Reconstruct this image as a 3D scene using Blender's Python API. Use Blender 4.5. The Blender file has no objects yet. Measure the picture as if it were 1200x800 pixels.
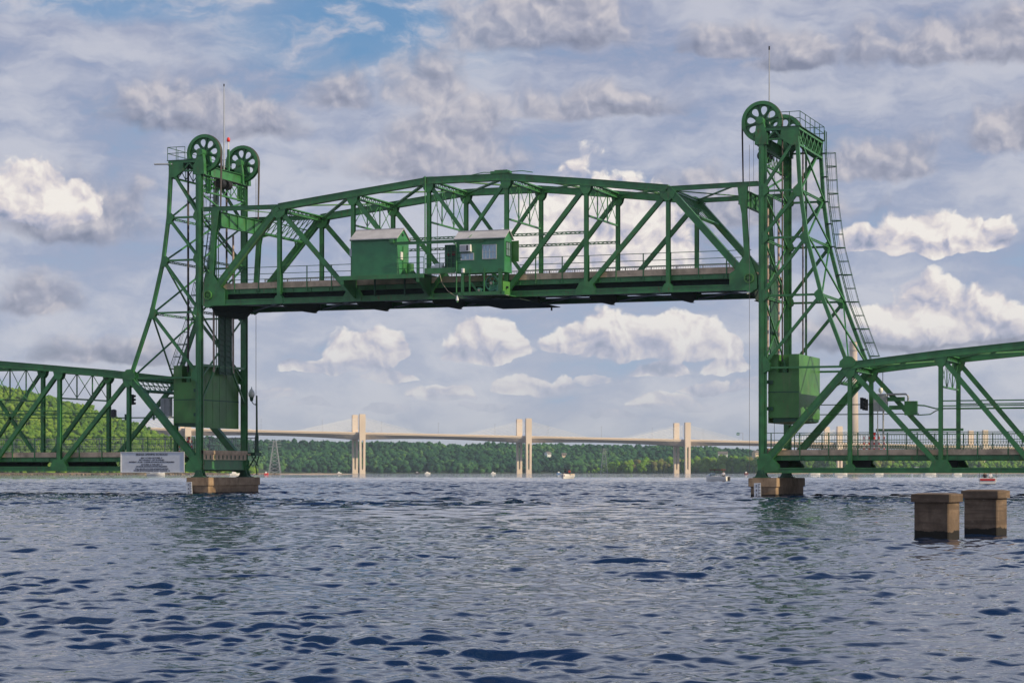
import bpy, math, random
import numpy as np
from mathutils import Vector, Matrix, noise

random.seed(7)
rng = np.random.default_rng(11)
R = math.radians
scene = bpy.context.scene

# ------------------------------------------------------------------ camera
CAM = Vector((81.044, -150.794, 1.7255))
TH = 0.357026615                     # the camera looks 20.5 degrees off the bridge's own cross axis
cs, sn = math.cos(TH), math.sin(TH)
cam_d = bpy.data.cameras.new("camera")
cam = bpy.data.objects.new("camera", cam_d)
scene.collection.objects.link(cam)
cam.location = CAM
cam.rotation_euler = (R(90), 0, TH)
cam_d.sensor_width = 36
cam_d.lens = 2603.39 * 36 / 1200
cam_d.shift_y = (552.68 - 400) / 1200
cam_d.clip_start = 0.5
cam_d.clip_end = 20000
scene.camera = cam
scene.view_settings.view_transform = 'Standard'
scene.view_settings.look = 'None'
scene.view_settings.exposure = 0.0
scene.view_settings.gamma = 1.0
scene.cycles.max_bounces = 6
scene.cycles.volume_bounces = 0
scene.cycles.use_denoising = True

# ------------------------------------------------------------------ sun and sky
SUN_DIR = Vector((0.93, -0.10, 0.52)).normalized()        # towards the sun, bridge frame
sun_d = bpy.data.lights.new("sun", 'SUN')
sun_d.energy = 4.2
sun_d.angle = R(0.53)
sun_d.color = (1.0, 0.82, 0.52)
sun = bpy.data.objects.new("sun", sun_d)
scene.collection.objects.link(sun)
sun.rotation_euler = (-SUN_DIR).to_track_quat('-Z', 'Y').to_euler()
sun.location = (200, 0, 200)

world = bpy.data.worlds.new("World")
scene.world = world
world.use_nodes = True
world.cycles.sampling_method = 'MANUAL'
world.cycles.sample_map_resolution = 512


class NG:
    """small helper for building node graphs"""
    def __init__(s, nt, dim='3D'):
        s.nt = nt; s.dim = dim
    def n(s, t, **kw):
        nd = s.nt.nodes.new(t)
        for k, v in kw.items():
            setattr(nd, k, v)
        return nd
    def _in(s, sock, v):
        if v is None:
            return
        if isinstance(v, bpy.types.NodeSocket):
            s.nt.links.new(v, sock)
        else:
            sock.default_value = v
    def m(s, op, a=None, b=None, c=None, clamp=False):
        nd = s.n('ShaderNodeMath', operation=op, use_clamp=clamp)
        s._in(nd.inputs[0], a); s._in(nd.inputs[1], b); s._in(nd.inputs[2], c)
        return nd.outputs[0]
    def v(s, op, a=None, b=None):
        nd = s.n('ShaderNodeVectorMath', operation=op)
        s._in(nd.inputs[0], a); s._in(nd.inputs[1], b)
        return nd.outputs['Value'] if op in ('LENGTH', 'DOT_PRODUCT') else nd.outputs[0]
    def comb(s, x, y, z=0.0):
        nd = s.n('ShaderNodeCombineXYZ')
        s._in(nd.inputs[0], x); s._in(nd.inputs[1], y); s._in(nd.inputs[2], z)
        return nd.outputs[0]
    def sep(s, v):
        nd = s.n('ShaderNodeSeparateXYZ'); s._in(nd.inputs[0], v)
        return nd.outputs
    def noise(s, vec, scale, detail=4, rough=.5, dist=0.0, lac=2.0):
        nd = s.n('ShaderNodeTexNoise')
        nd.noise_dimensions = s.dim
        s._in(nd.inputs['Vector'], vec)
        nd.inputs['Scale'].default_value = scale
        nd.inputs['Detail'].default_value = detail
        nd.inputs['Roughness'].default_value = rough
        nd.inputs['Distortion'].default_value = dist
        nd.inputs['Lacunarity'].default_value = lac
        return nd.outputs['Fac']
    def voro(s, vec, scale, detail=2, rough=.5, rnd=1.0, smooth=None):
        nd = s.n('ShaderNodeTexVoronoi')
        nd.voronoi_dimensions = s.dim
        if smooth is not None:
            nd.feature = 'SMOOTH_F1'; nd.inputs['Smoothness'].default_value = smooth
        s._in(nd.inputs['Vector'], vec)
        nd.inputs['Scale'].default_value = scale
        nd.inputs['Detail'].default_value = detail
        nd.inputs['Roughness'].default_value = rough
        nd.inputs['Randomness'].default_value = rnd
        return nd.outputs['Distance']
    def mix(s, f, a, b, blend='MIX'):
        nd = s.n('ShaderNodeMix', data_type='RGBA', blend_type=blend)
        s._in(nd.inputs[0], f); s._in(nd.inputs[6], a); s._in(nd.inputs[7], b)
        return nd.outputs[2]
    def ramp(s, f, stops, interp='LINEAR'):
        nd = s.n('ShaderNodeValToRGB'); s._in(nd.inputs[0], f)
        cr = nd.color_ramp; cr.interpolation = interp
        while len(cr.elements) < len(stops):
            cr.elements.new(.5)
        for e, (p, c) in zip(cr.elements, stops):
            e.position = p
            e.color = (c, c, c, 1) if isinstance(c, (int, float)) else (c[0], c[1], c[2], 1)
        return nd.outputs[0]
    def sstep(s, v, a, b):
        nd = s.n('ShaderNodeMapRange', interpolation_type='SMOOTHSTEP')
        s._in(nd.inputs[0], v)
        nd.inputs[1].default_value = a; nd.inputs[2].default_value = b
        return nd.outputs[0]


def lin(r, g, b):
    def f(c):
        c /= 255.
        return c / 12.92 if c <= .04045 else ((c + .055) / 1.055) ** 2.4
    return (f(r), f(g), f(b), 1)


def sky_dir(px, py):
    """angles (azimuth, elevation) of a place in the sky, in the camera's bearing"""
    u, v = (px - 600) / 2603.39, (552.68 - py) / 2603.39
    return math.atan(u), math.asin(v / math.sqrt(1 + u * u + v * v))


def build_world():
    nt = world.node_tree
    nt.nodes.clear()
    g = NG(nt, '2D')
    out = g.n('ShaderNodeOutputWorld')
    bg = g.n('ShaderNodeBackground'); bg.inputs['Strength'].default_value = 0.1
    nt.links.new(bg.outputs[0], out.inputs[0])
    sky = g.n('ShaderNodeTexSky', sky_type='NISHITA')
    sky.sun_disc = False
    sky.sun_elevation = math.asin(SUN_DIR.z)
    sky.sun_rotation = math.atan2(SUN_DIR.x, SUN_DIR.y)
    tc = g.n('ShaderNodeTexCoord').outputs['Generated']
    x, y, z = g.sep(tc)
    r = g.m('ADD', g.m('MULTIPLY', x, cs), g.m('MULTIPLY', y, sn))
    d = g.m('ADD', g.m('MULTIPLY', x, -sn), g.m('MULTIPLY', y, cs))
    az = g.m('ARCTAN2', r, d)
    el = g.m('ARCSINE', z)
    # work in thousandths of a radian
    az = g.m('MULTIPLY', az, 1000.0)
    el = g.m('MULTIPLY', el, 1000.0)
    p = g.comb(az, el)
    # warp for ragged outlines
    wn = g.n('ShaderNodeTexNoise', noise_dimensions='2D'); nt.links.new(p, wn.inputs['Vector'])
    wn.inputs['Scale'].default_value = .045; wn.inputs['Detail'].default_value = 4
    warp = g.v('MULTIPLY', g.v('SUBTRACT', wn.outputs['Color'], (.5, .5, .5)), (16, 10, 0))
    pw = g.v('ADD', p, warp)

    bright = [  # px centre x, base y, half width, height above the base
        (690, 300, 118, 122), (640, 296, 60, 60), (772, 300, 60, 78), (1112, 388, 84, 66), (1045, 390, 46, 46), (1165, 384, 36, 48),
        (1095, 288, 84, 50), (1155, 287, 50, 40), (1020, 290, 36, 30), (725, 410, 70, 54), (800, 408, 60, 48), (665, 408, 48, 36), (850, 412, 30, 26),
        (560, 414, 64, 42), (590, 412, 34, 46), (425, 424, 50, 44), (450, 420, 28, 40), (380, 436, 40, 20), (768, 436, 48, 20),
        (858, 432, 32, 26), (520, 466, 42, 20), (622, 458, 48, 26), (660, 452, 26, 22), (790, 476, 50, 18), (880, 458, 28, 14),
        (40, 248, 66, 72), (80, 246, 45, 48), (300, 462, 50, 14), (345, 434, 26, 14), (458, 444, 34, 15), (700, 447, 26, 13), (832, 458, 34, 13), (565, 480, 34, 10), (450, 482, 34, 9), (722, 492, 40, 9), (360, 474, 34, 10),
    ]
    grey = [
        (205, 142, 85, 70), (290, 152, 70, 52), (500, 112, 60, 68), (400, 120, 50, 50), (520, 195, 125, 80), (640, 40, 120, 90),
        (70, 264, 120, 80), (930, 74, 60, 42), (540, 150, 55, 52), (38, 362, 70, 44), (1180, 165, 70, 60), (1150, 60, 200, 60), (860, 250, 160, 60), (1010, 200, 130, 50), (870, 60, 90, 40),
        (1080, 400, 160, 50), (700, 310, 170, 60), (150, 420, 150, 30), (700, 130, 120, 40),
    ]

    def field(vec, blobs):
        acc = None
        for (bx, by, rx, hh) in blobs:
            a0, e0 = sky_dir(bx, by)
            a1, _ = sky_dir(bx + rx, by)
            _, e1 = sky_dir(bx, by - hh)
            q = g.v('SUBTRACT', vec, (a0 * 1000, e0 * 1000, 0))
            q = g.v('MULTIPLY', q, (1 / ((a1 - a0) * 1000), 1 / ((e1 - e0) * 1000), 0))
            # flat underside: stretch what lies below the base line
            q = g.v('MAXIMUM', q, g.v('MULTIPLY', q, (-1, -3.5, 0)))
            f = g.m('SUBTRACT', 1.0, g.v('LENGTH', q))
            acc = f if acc is None else g.m('SMOOTH_MAX', acc, f, .12)
        return acc

    def puff(vec):
        # billows: rounded cells over several sizes
        a = g.voro(vec, .040, 3.4, .55, 1, .4)
        b = g.noise(vec, .026, 9, .60)
        return g.m('ADD', g.m('MULTIPLY', g.m('SUBTRACT', .42, a), .42), g.m('MULTIPLY', g.m('SUBTRACT', b, .5), .95))

    Q0 = puff(pw)
    Q1 = puff(g.v('ADD', pw, (2.2, 3.4, 0)))       # a step towards the sun
    upb = g.v('ADD', pw, (-2, -7.5, 0))            # the same cloud a little lower: finds the shaded base
    relief = g.m('SUBTRACT', Q0, Q1)
    FB0 = field(pw, bright); FB1 = field(upb, bright)
    D0 = g.m('ADD', g.m('ADD', FB0, .15), g.m('MULTIPLY', Q0, .75))
    mask = g.m('MULTIPLY', g.sstep(D0, .06, .20), g.m('ADD', g.m('MULTIPLY', g.sstep(FB1, -1.5, -.1), .50), .47))
    lit = g.m('ADD', g.m('MULTIPLY', g.sstep(FB1, -1.1, .45), .52), g.m('MULTIPLY', relief, 2.4))
    lit = g.m('ADD', lit, .31)
    lit = g.m('SUBTRACT', lit, g.m('MULTIPLY', g.sstep(D0, .2, 1.0), .10), None, True)
    FG0 = field(pw, grey); FG1 = field(upb, grey)
    G0 = g.m('ADD', g.m('ADD', FG0, .25), g.m('MULTIPLY', Q0, 1.0))
    gmask = g.sstep(G0, -.05, .55)
    glit = g.m('ADD', g.m('ADD', g.m('MULTIPLY', g.sstep(FG1, -1.0, .5), .42), g.m('MULTIPLY', relief, 2.0)), .24, None, True)

    # high thin sheet, drawn out sideways
    ps = g.v('MULTIPLY', pw, (1.0, 2.6, 1))
    s1 = g.noise(ps, .010, 8, .60, .15)
    s2 = g.noise(g.v('ADD', ps, (431, 87, 0)), .026, 8, .62, .25)
    sheet = g.m('ADD', g.m('MULTIPLY', s1, .65), g.m('MULTIPLY', s2, .35))
    # the blue hole
    h0 = sky_dir(425, 24)
    hq = g.v('MULTIPLY', g.v('SUBTRACT', pw, (h0[0] * 1000, h0[1] * 1000, 0)), (1 / 90., 1 / 36., 0))
    hole = g.sstep(g.v('LENGTH', hq), 1.15, .15)
    h1 = sky_dir(150, 6)
    hq1 = g.v('MULTIPLY', g.v('SUBTRACT', pw, (h1[0] * 1000, h1[1] * 1000, 0)), (1 / 80., 1 / 8., 0))
    hole = g.m('MAXIMUM', hole, g.m('MULTIPLY', g.sstep(g.v('LENGTH', hq1), 1.3, .2), .8))
    cover = g.sstep(sheet, .22, .46)
    cover = g.m('SUBTRACT', cover, g.m('MULTIPLY', hole, g.sstep(s2, .72, .42)), None, True)
    cover = g.m('MULTIPLY', cover, .93)
    eln = g.m('DIVIDE', el, 215.0)
    low = g.ramp(eln, [(0.0, lin(203, 200, 208)), (.2, lin(192, 196, 210)), (.45, lin(172, 180, 202)), (1.0, lin(166, 172, 194))])
    sheetcol = g.mix(g.sstep(sheet, .40, .62), g.mix(1.0, low, (.84, .865, .93, 1), 'MULTIPLY'), g.mix(.55, low, lin(218, 216, 222)))
    sc = g.n('ShaderNodeVectorMath', operation='SCALE')
    nt.links.new(sky.outputs[0], sc.inputs[0]); sc.inputs['Scale'].default_value = 0.105
    blue = g.mix(.55, sc.outputs[0], lin(70, 135, 195))
    blue = g.mix(g.sstep(el, 190, 60), blue, lin(150, 178, 208))
    col = g.mix(cover, blue, sheetcol)
    gcol = g.ramp(glit, [(0.0, lin(122, 128, 150)), (.5, lin(160, 162, 180)), (1.0, lin(208, 202, 206))])
    col = g.mix(g.m('MULTIPLY', gmask, .82), col, gcol)
    bcol = g.ramp(lit, [(0.0, lin(140, 150, 176)), (.38, lin(186, 186, 204)), (.62, lin(217, 210, 214)), (.85, lin(238, 230, 226)), (1.0, lin(247, 241, 234))])
    # low in the sky the clouds sink into the pale air
    airf = g.sstep(el, 85, 25)
    bcol = g.mix(g.m('MULTIPLY', airf, .55), bcol, low)
    col = g.mix(mask, col, bcol)
    # unseen sky above the frame, invented to shape the water's glints and dark patches
    col = g.mix(g.m('MULTIPLY', g.sstep(el, 214, 262), .9), col, g.mix(g.sstep(s2, .4, .6), (.52, .60, .80, 1), (1.0, 1.03, 1.10, 1)))  # added bright band just above the frame, for glints on the water
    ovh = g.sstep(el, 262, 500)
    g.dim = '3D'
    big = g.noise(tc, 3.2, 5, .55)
    fwd = g.sstep(g.m('ABSOLUTE', az), 1500, 700)          # added out of view: navy ahead darkens the water, paler cloud behind lights the bridge
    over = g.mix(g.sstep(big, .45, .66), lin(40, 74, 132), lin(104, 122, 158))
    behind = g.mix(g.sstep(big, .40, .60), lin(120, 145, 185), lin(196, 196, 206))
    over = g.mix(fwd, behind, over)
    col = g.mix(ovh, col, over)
    # below the horizon (never seen, the ground covers it)
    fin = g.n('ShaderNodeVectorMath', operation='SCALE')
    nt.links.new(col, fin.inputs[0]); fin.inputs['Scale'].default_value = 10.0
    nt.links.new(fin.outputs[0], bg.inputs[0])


build_world()

# ------------------------------------------------------------------ materials
MATS = {}


def pmat(name, col, rough=.6, metal=0.0, var=.18, vscale=2.0, stain=None, stain_amt=0.0, stain_scale=1.2, bump=0.0, bscale=20.0,
         streak=False, spec=.5, coat=0.0):
    m = bpy.data.materials.new(name); m.use_nodes = True
    nt = m.node_tree; g = NG(nt)
    b = nt.nodes['Principled BSDF']
    b.inputs['Roughness'].default_value = rough
    b.inputs['Metallic'].default_value = metal
    b.inputs['Specular IOR Level'].default_value = spec
    geo = g.n('ShaderNodeNewGeometry').outputs['Position']
    c = (col[0], col[1], col[2], 1)
    f = g.noise(geo, vscale, 6, .6)
    dark = tuple(v * (1 - var) for v in col) + (1,)
    lite = tuple(min(1, v * (1 + var)) for v in col) + (1,)
    base = g.mix(g.sstep(f, .35, .65), dark, lite)
    if stain:
        pv = g.v('MULTIPLY', geo, (1, 1, .22 if streak else 1))
        s = g.noise(pv, stain_scale * (2.5 if streak else 1), 7, .65, .3)
        base = g.mix(g.m('MULTIPLY', g.sstep(s, .54, .68), stain_amt), base, (stain[0], stain[1], stain[2], 1))
    if streak:
        ru = g.noise(g.v('MULTIPLY', geo, (1, 1, .35)), 3.1, 8, .7)
        base = g.mix(g.m('MULTIPLY', g.sstep(ru, .60, .70), .75), base, (.13, .055, .025, 1))
        fd = g.noise(geo, .35, 4, .6)
        base = g.mix(g.m('MULTIPLY', g.sstep(fd, .48, .72), .22), base, tuple(min(1, v * 1.6 + .03) for v in col) + (1,))
    nt.links.new(base, b.inputs['Base Color'])
    rr = g.m('ADD', g.m('MULTIPLY', g.m('SUBTRACT', f, .5), .25), rough, None, True)
    nt.links.new(rr, b.inputs['Roughness'])
    if coat:
        b.inputs['Coat Weight'].default_value = coat; b.inputs['Coat Roughness'].default_value = .28
    if bump:
        bn = g.n('ShaderNodeBump'); bn.inputs['Strength'].default_value = bump; bn.inputs['Distance'].default_value = .02
        nt.links.new(g.noise(geo, bscale, 5, .6), bn.inputs['Height'])
        nt.links.new(bn.outputs[0], b.inputs['Normal'])
    MATS[name] = m
    return m


pmat('green', (.038, .180, .058), .45, 0, .2, 1.3, (.085, .115, .045), .6, 1.6, .1, 9, True, .5, .1)
pmat('green_dark', (.020, .085, .045), .55, 0, .2, 2)
pmat('green_rail', (.035, .15, .07), .5, 0, .2, 2)
pmat('green_box', (.060, .200, .042), .5, 0, .22, .55, (.12, .20, .07), .6, .5, .12, 3, True, .5, .15)
pmat('green_siding', (.040, .215, .085), .45, 0, .12, 1.2, (.03, .17, .08), .5, .8, 0, 20, False, .5, .2)
pmat('machine_green', (.07, .28, .18), .4, 0, .15, 3)
pmat('deck_concrete', (.56, .42, .30), .9, 0, .2, 1.2, (.18, .14, .10), .5, .9, .2, 12)
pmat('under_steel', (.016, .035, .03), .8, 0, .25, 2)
pmat('rope', (.055, .045, .05), .6, 0, .2, 5)
pmat('cable', (.10, .10, .11), .5, 0, .2, 5)
pmat('pipe', (.42, .32, .28), .55, 0, .2, 3, (.25, .12, .06), .4, 1.5)
pmat('roof_metal', (.46, .45, .48), .55, 0, .08, 1.5, (.35, .32, .34), .4, 1.2)
pmat('white_paint', (.72, .73, .75), .5, 0, .05, 3)
pmat('sign_white', (.66, .69, .76), .45, 0, .04, 3)
pmat('black', (.012, .012, .014), .6, 0, .2, 4)
pmat('lettering', (.03, .03, .05), .7, 0, .1, 4)
pmat('grey_metal', (.42, .44, .47), .5, .1, .08, 3)
pmat('galvanized', (.40, .42, .44), .45, .3, .1, 3)
pmat('red', (.55, .03, .03), .5, 0, .1, 3)
pmat('orange', (.75, .16, .03), .6, 0, .1, 3)
pmat('tan', (.60, .48, .36), .7, 0, .1, 3)
pmat('skin', (.45, .27, .19), .6, 0, .05, 3)
pmat('cloth_dark', (.03, .03, .04), .9, 0, .1, 9)
pmat('cloth_red', (.6, .06, .04), .9, 0, .1, 9)
pmat('cloth_blue', (.08, .2, .45), .9, 0, .1, 9)
pmat('cloth_pale', (.6, .6, .68), .9, 0, .1, 9)
pmat('maroon', (.14, .015, .02), .7, 0, .1, 3)
pmat('boat_white', (.78, .76, .74), .25, 0, .04, 2)
pmat('boat_grey', (.35, .34, .36), .3, 0, .06, 2)
pmat('boat_dark', (.05, .05, .06), .4, 0, .1, 2)
pmat('far_concrete', (.74, .61, .50), .85, 0, .06, .03)
pmat('stack_concrete', (.62, .50, .42), .85, 0, .08, .03)
pmat('far_steel', (.32, .33, .36), .5, .1, .05, .3)
pmat('stay_white', (.85, .85, .85), .5, 0, .05, .3)
pmat('sand', (.50, .38, .28), .95, 0, .25, .05)
pmat('bank', (.13, .095, .07), .95, 0, .5, .08)
pmat('bank_rock', (.26, .19, .13), .9, 0, .5, .2)
pmat('forest_floor', (.035, .055, .022), .95, 0, .3, .02)
pmat('beacon_red', (.8, .05, .04), .2, 0, .05, 2)
pmat('frosted', (.85, .85, .80), .3, 0, .05, 3)
pmat('hs_roof', (.16, .14, .14), .8, 0, .1, .3)


def concrete_old():
    m = bpy.data.materials.new('old_concrete'); m.use_nodes = True
    nt = m.node_tree; g = NG(nt); b = nt.nodes['Principled BSDF']
    geo = g.n('ShaderNodeNewGeometry').outputs['Position']
    f = g.noise(geo, 2.2, 8, .65)
    # board-formed layers
    pz = g.v('MULTIPLY', geo, (.3, .3, 5.5))
    bands = g.noise(pz, 1.3, 3, .6)
    base = g.mix(g.sstep(f, .3, .7), (.105, .072, .050, 1), (.215, .150, .105, 1))
    base = g.mix(g.m('MULTIPLY', g.sstep(bands, .45, .58), .65), base, (.085, .058, .040, 1))
    sp = g.noise(geo, 7.0, 5, .7)
    base = g.mix(g.m('MULTIPLY', g.sstep(sp, .60, .72), .5), base, (.34, .26, .19, 1))
    st = g.noise(g.v('MULTIPLY', geo, (2.2, 2.2, .35)), 2.0, 5, .6)
    base = g.mix(g.m('MULTIPLY', g.sstep(st, .55, .7), .45), base, (.06, .045, .032, 1))
    # wet, weedy band at the waterline
    z = g.sep(geo)[2]
    wz = g.m('ADD', z, g.m('MULTIPLY', g.m('SUBTRACT', g.noise(geo, 2.4, 5, .65), .5), .30))
    wet = g.sstep(wz, .215, .185)
    base = g.mix(wet, base, (.012, .010, .008, 1))
    nt.links.new(base, b.inputs['Base Color'])
    b.inputs['Roughness'].default_value = .9
    bn = g.n('ShaderNodeBump'); bn.inputs['Strength'].default_value = .5; bn.inputs['Distance'].default_value = .03
    nt.links.new(g.m('ADD', f, g.m('MULTIPLY', sp, .5)), bn.inputs['Height']); nt.links.new(bn.outputs[0], b.inputs['Normal'])
    MATS['old_concrete'] = m


concrete_old()


def pier_concrete():
    m = bpy.data.materials.new('pier_concrete'); m.use_nodes = True
    nt = m.node_tree; g = NG(nt); b = nt.nodes['Principled BSDF']
    geo = g.n('ShaderNodeNewGeometry').outputs['Position']
    f = g.noise(geo, 1.1, 8, .65)
    base = g.mix(g.sstep(f, .35, .65), (.26, .175, .11, 1), (.42, .30, .20, 1))
    st = g.noise(g.v('MULTIPLY', geo, (2.2, 2.2, .35)), 1.6, 5, .6)
    base = g.mix(g.m('MULTIPLY', g.sstep(st, .52, .7), .55), base, (.14, .085, .05, 1))
    z = g.sep(geo)[2]
    wz = g.m('ADD', z, g.m('MULTIPLY', g.m('SUBTRACT', g.noise(geo, 2.0, 4, .6), .5), .2))
    base = g.mix(g.m('MULTIPLY', g.sstep(wz, .75, .30), .45), base, (.09, .055, .035, 1))
    base = g.mix(g.sstep(wz, .22, .14), base, (.02, .015, .012, 1))
    nt.links.new(base, b.inputs['Base Color'])
    b.inputs['Roughness'].default_value = .9
    MATS['pier_concrete'] = m


pier_concrete()


def glass_mat():
    m = bpy.data.materials.new('window_glass'); m.use_nodes = True
    b = m.node_tree.nodes['Principled BSDF']
    b.inputs['Base Color'].default_value = (.30, .42, .50, 1)  # pale blue base stands in for sky reflected in the panes
    b.inputs['Roughness'].default_value = .06
    b.inputs['Specular IOR Level'].default_value = .9
    b.inputs['Metallic'].default_value = .35
    MATS['window_glass'] = m


glass_mat()


def leaf_mat(name, cols, rough=.8):
    m = bpy.data.materials.new(name); m.use_nodes = True
    nt = m.node_tree; g = NG(nt); b = nt.nodes['Principled BSDF']
    at = g.n('ShaderNodeAttribute', attribute_name='tint')
    geo = g.n('ShaderNodeNewGeometry').outputs['Position']
    f = g.m('ADD', g.m('MULTIPLY', at.outputs['Fac'], .85), g.m('MULTIPLY', g.noise(geo, .35, 3, .7), .3), None, True)
    st = [(i / (len(cols) - 1), c) for i, c in enumerate(cols)]
    nt.links.new(g.ramp(f, st), b.inputs['Base Color'])
    b.inputs['Roughness'].default_value = rough
    b.inputs['Specular IOR Level'].default_value = .15
    MATS[name] = m


leaf_mat('leaf_far', [(.007, .036, .020), (.015, .066, .030), (.036, .115, .040), (.085, .18, .045)])
leaf_mat('leaf_hill', [(.022, .06, .008), (.055, .13, .012), (.11, .21, .016), (.18, .27, .03)])
leaf_mat('leaf_point', [(.02, .07, .008), (.055, .15, .01), (.13, .25, .015), (.15, .14, .05)])


def water_mat():
    m = bpy.data.materials.new('river_water'); m.use_nodes = True
    nt = m.node_tree; g = NG(nt); b = nt.nodes['Principled BSDF']
    b.inputs['Base Color'].default_value = (.005, .018, .055, 1)
    b.inputs['Roughness'].default_value = .015
    b.inputs['IOR'].default_value = 1.35
    geo = g.n('ShaderNodeNewGeometry').outputs['Position']
    # small ripples: bump close by; far out the ripples tilt the surface directly
    rot = g.n('ShaderNodeMapping'); nt.links.new(geo, rot.inputs[0])
    rot.inputs['Rotation'].default_value = (0, 0, -TH + .15)
    rot.inputs['Scale'].default_value = (.55, 1, 1)
    n1 = g.noise(rot.outputs[0], 3.6, 4, .55, .4)
    n2 = g.noise(rot.outputs[0], .55, 3, .5, .3)
    h = g.m('ADD', g.m('MULTIPLY', n1, .012), g.m('MULTIPLY', n2, .05))
    bn = g.n('ShaderNodeBump'); bn.inputs['Strength'].default_value = .7; bn.inputs['Distance'].default_value = 1.0
    nt.links.new(h, bn.inputs['Height'])
    dist = g.v('LENGTH', g.v('SUBTRACT', geo, tuple(CAM)))
    far_f = g.sstep(dist, 150, 700)
    mp = g.n('ShaderNodeMapping'); nt.links.new(geo, mp.inputs[0])
    mp.inputs['Rotation'].default_value = (0, 0, -TH); mp.inputs['Scale'].default_value = (.75, .085, 1)
    def cnoise(vec, sc, det):
        nd = g.n('ShaderNodeTexNoise'); nt.links.new(vec, nd.inputs['Vector'])
        nd.inputs['Scale'].default_value = sc; nd.inputs['Detail'].default_value = det; nd.inputs['Roughness'].default_value = .6
        return g.v('SUBTRACT', nd.outputs['Color'], (.5, .5, .5))
    t1 = g.v('MULTIPLY', cnoise(mp.outputs[0], 1.0, 4), (.55, .55, 0))
    t2 = g.v('MULTIPLY', cnoise(geo, 1.1, 2), (.40, .40, 0))
    gust = g.ramp(g.noise(g.v('MULTIPLY', geo, (.4, 1, 1)), .022, 3, .5), [(.35, .55), (.65, 1.25)])
    tt = g.n('ShaderNodeVectorMath', operation='SCALE'); nt.links.new(g.v('ADD', t1, t2), tt.inputs[0])
    nt.links.new(g.m('MULTIPLY', g.m('MULTIPLY', far_f, gust), .85), tt.inputs['Scale'])
    nn = g.v('NORMALIZE', g.v('ADD', bn.outputs[0], tt.outputs[0]))
    nt.links.new(nn, b.inputs['Normal'])
    MATS['river_water'] = m


water_mat()

# ------------------------------------------------------------------ mesh helpers
L = 42.67
TW = 7.41          # distance between the two trusses
YAX = Vector((0, 1, 0)); ZAX = Vector((0, 0, 1)); XAX = Vector((1, 0, 0))


def wloc(o):
    v = Vector((0, 0, 0))
    while o is not None:
        v += o.location; o = o.parent
    return v


def tag(o, label=None, cat=None, group=None, kind=None):
    if label: o['label'] = label
    if cat: o['category'] = cat
    if group: o['group'] = group
    if kind: o['kind'] = kind
    return o


def thing(name, label, cat, loc, group=None):
    o = bpy.data.objects.new(name, None)
    o.empty_display_size = .3
    scene.collection.objects.link(o)
    o.location = loc
    return tag(o, label, cat, group)


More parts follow.
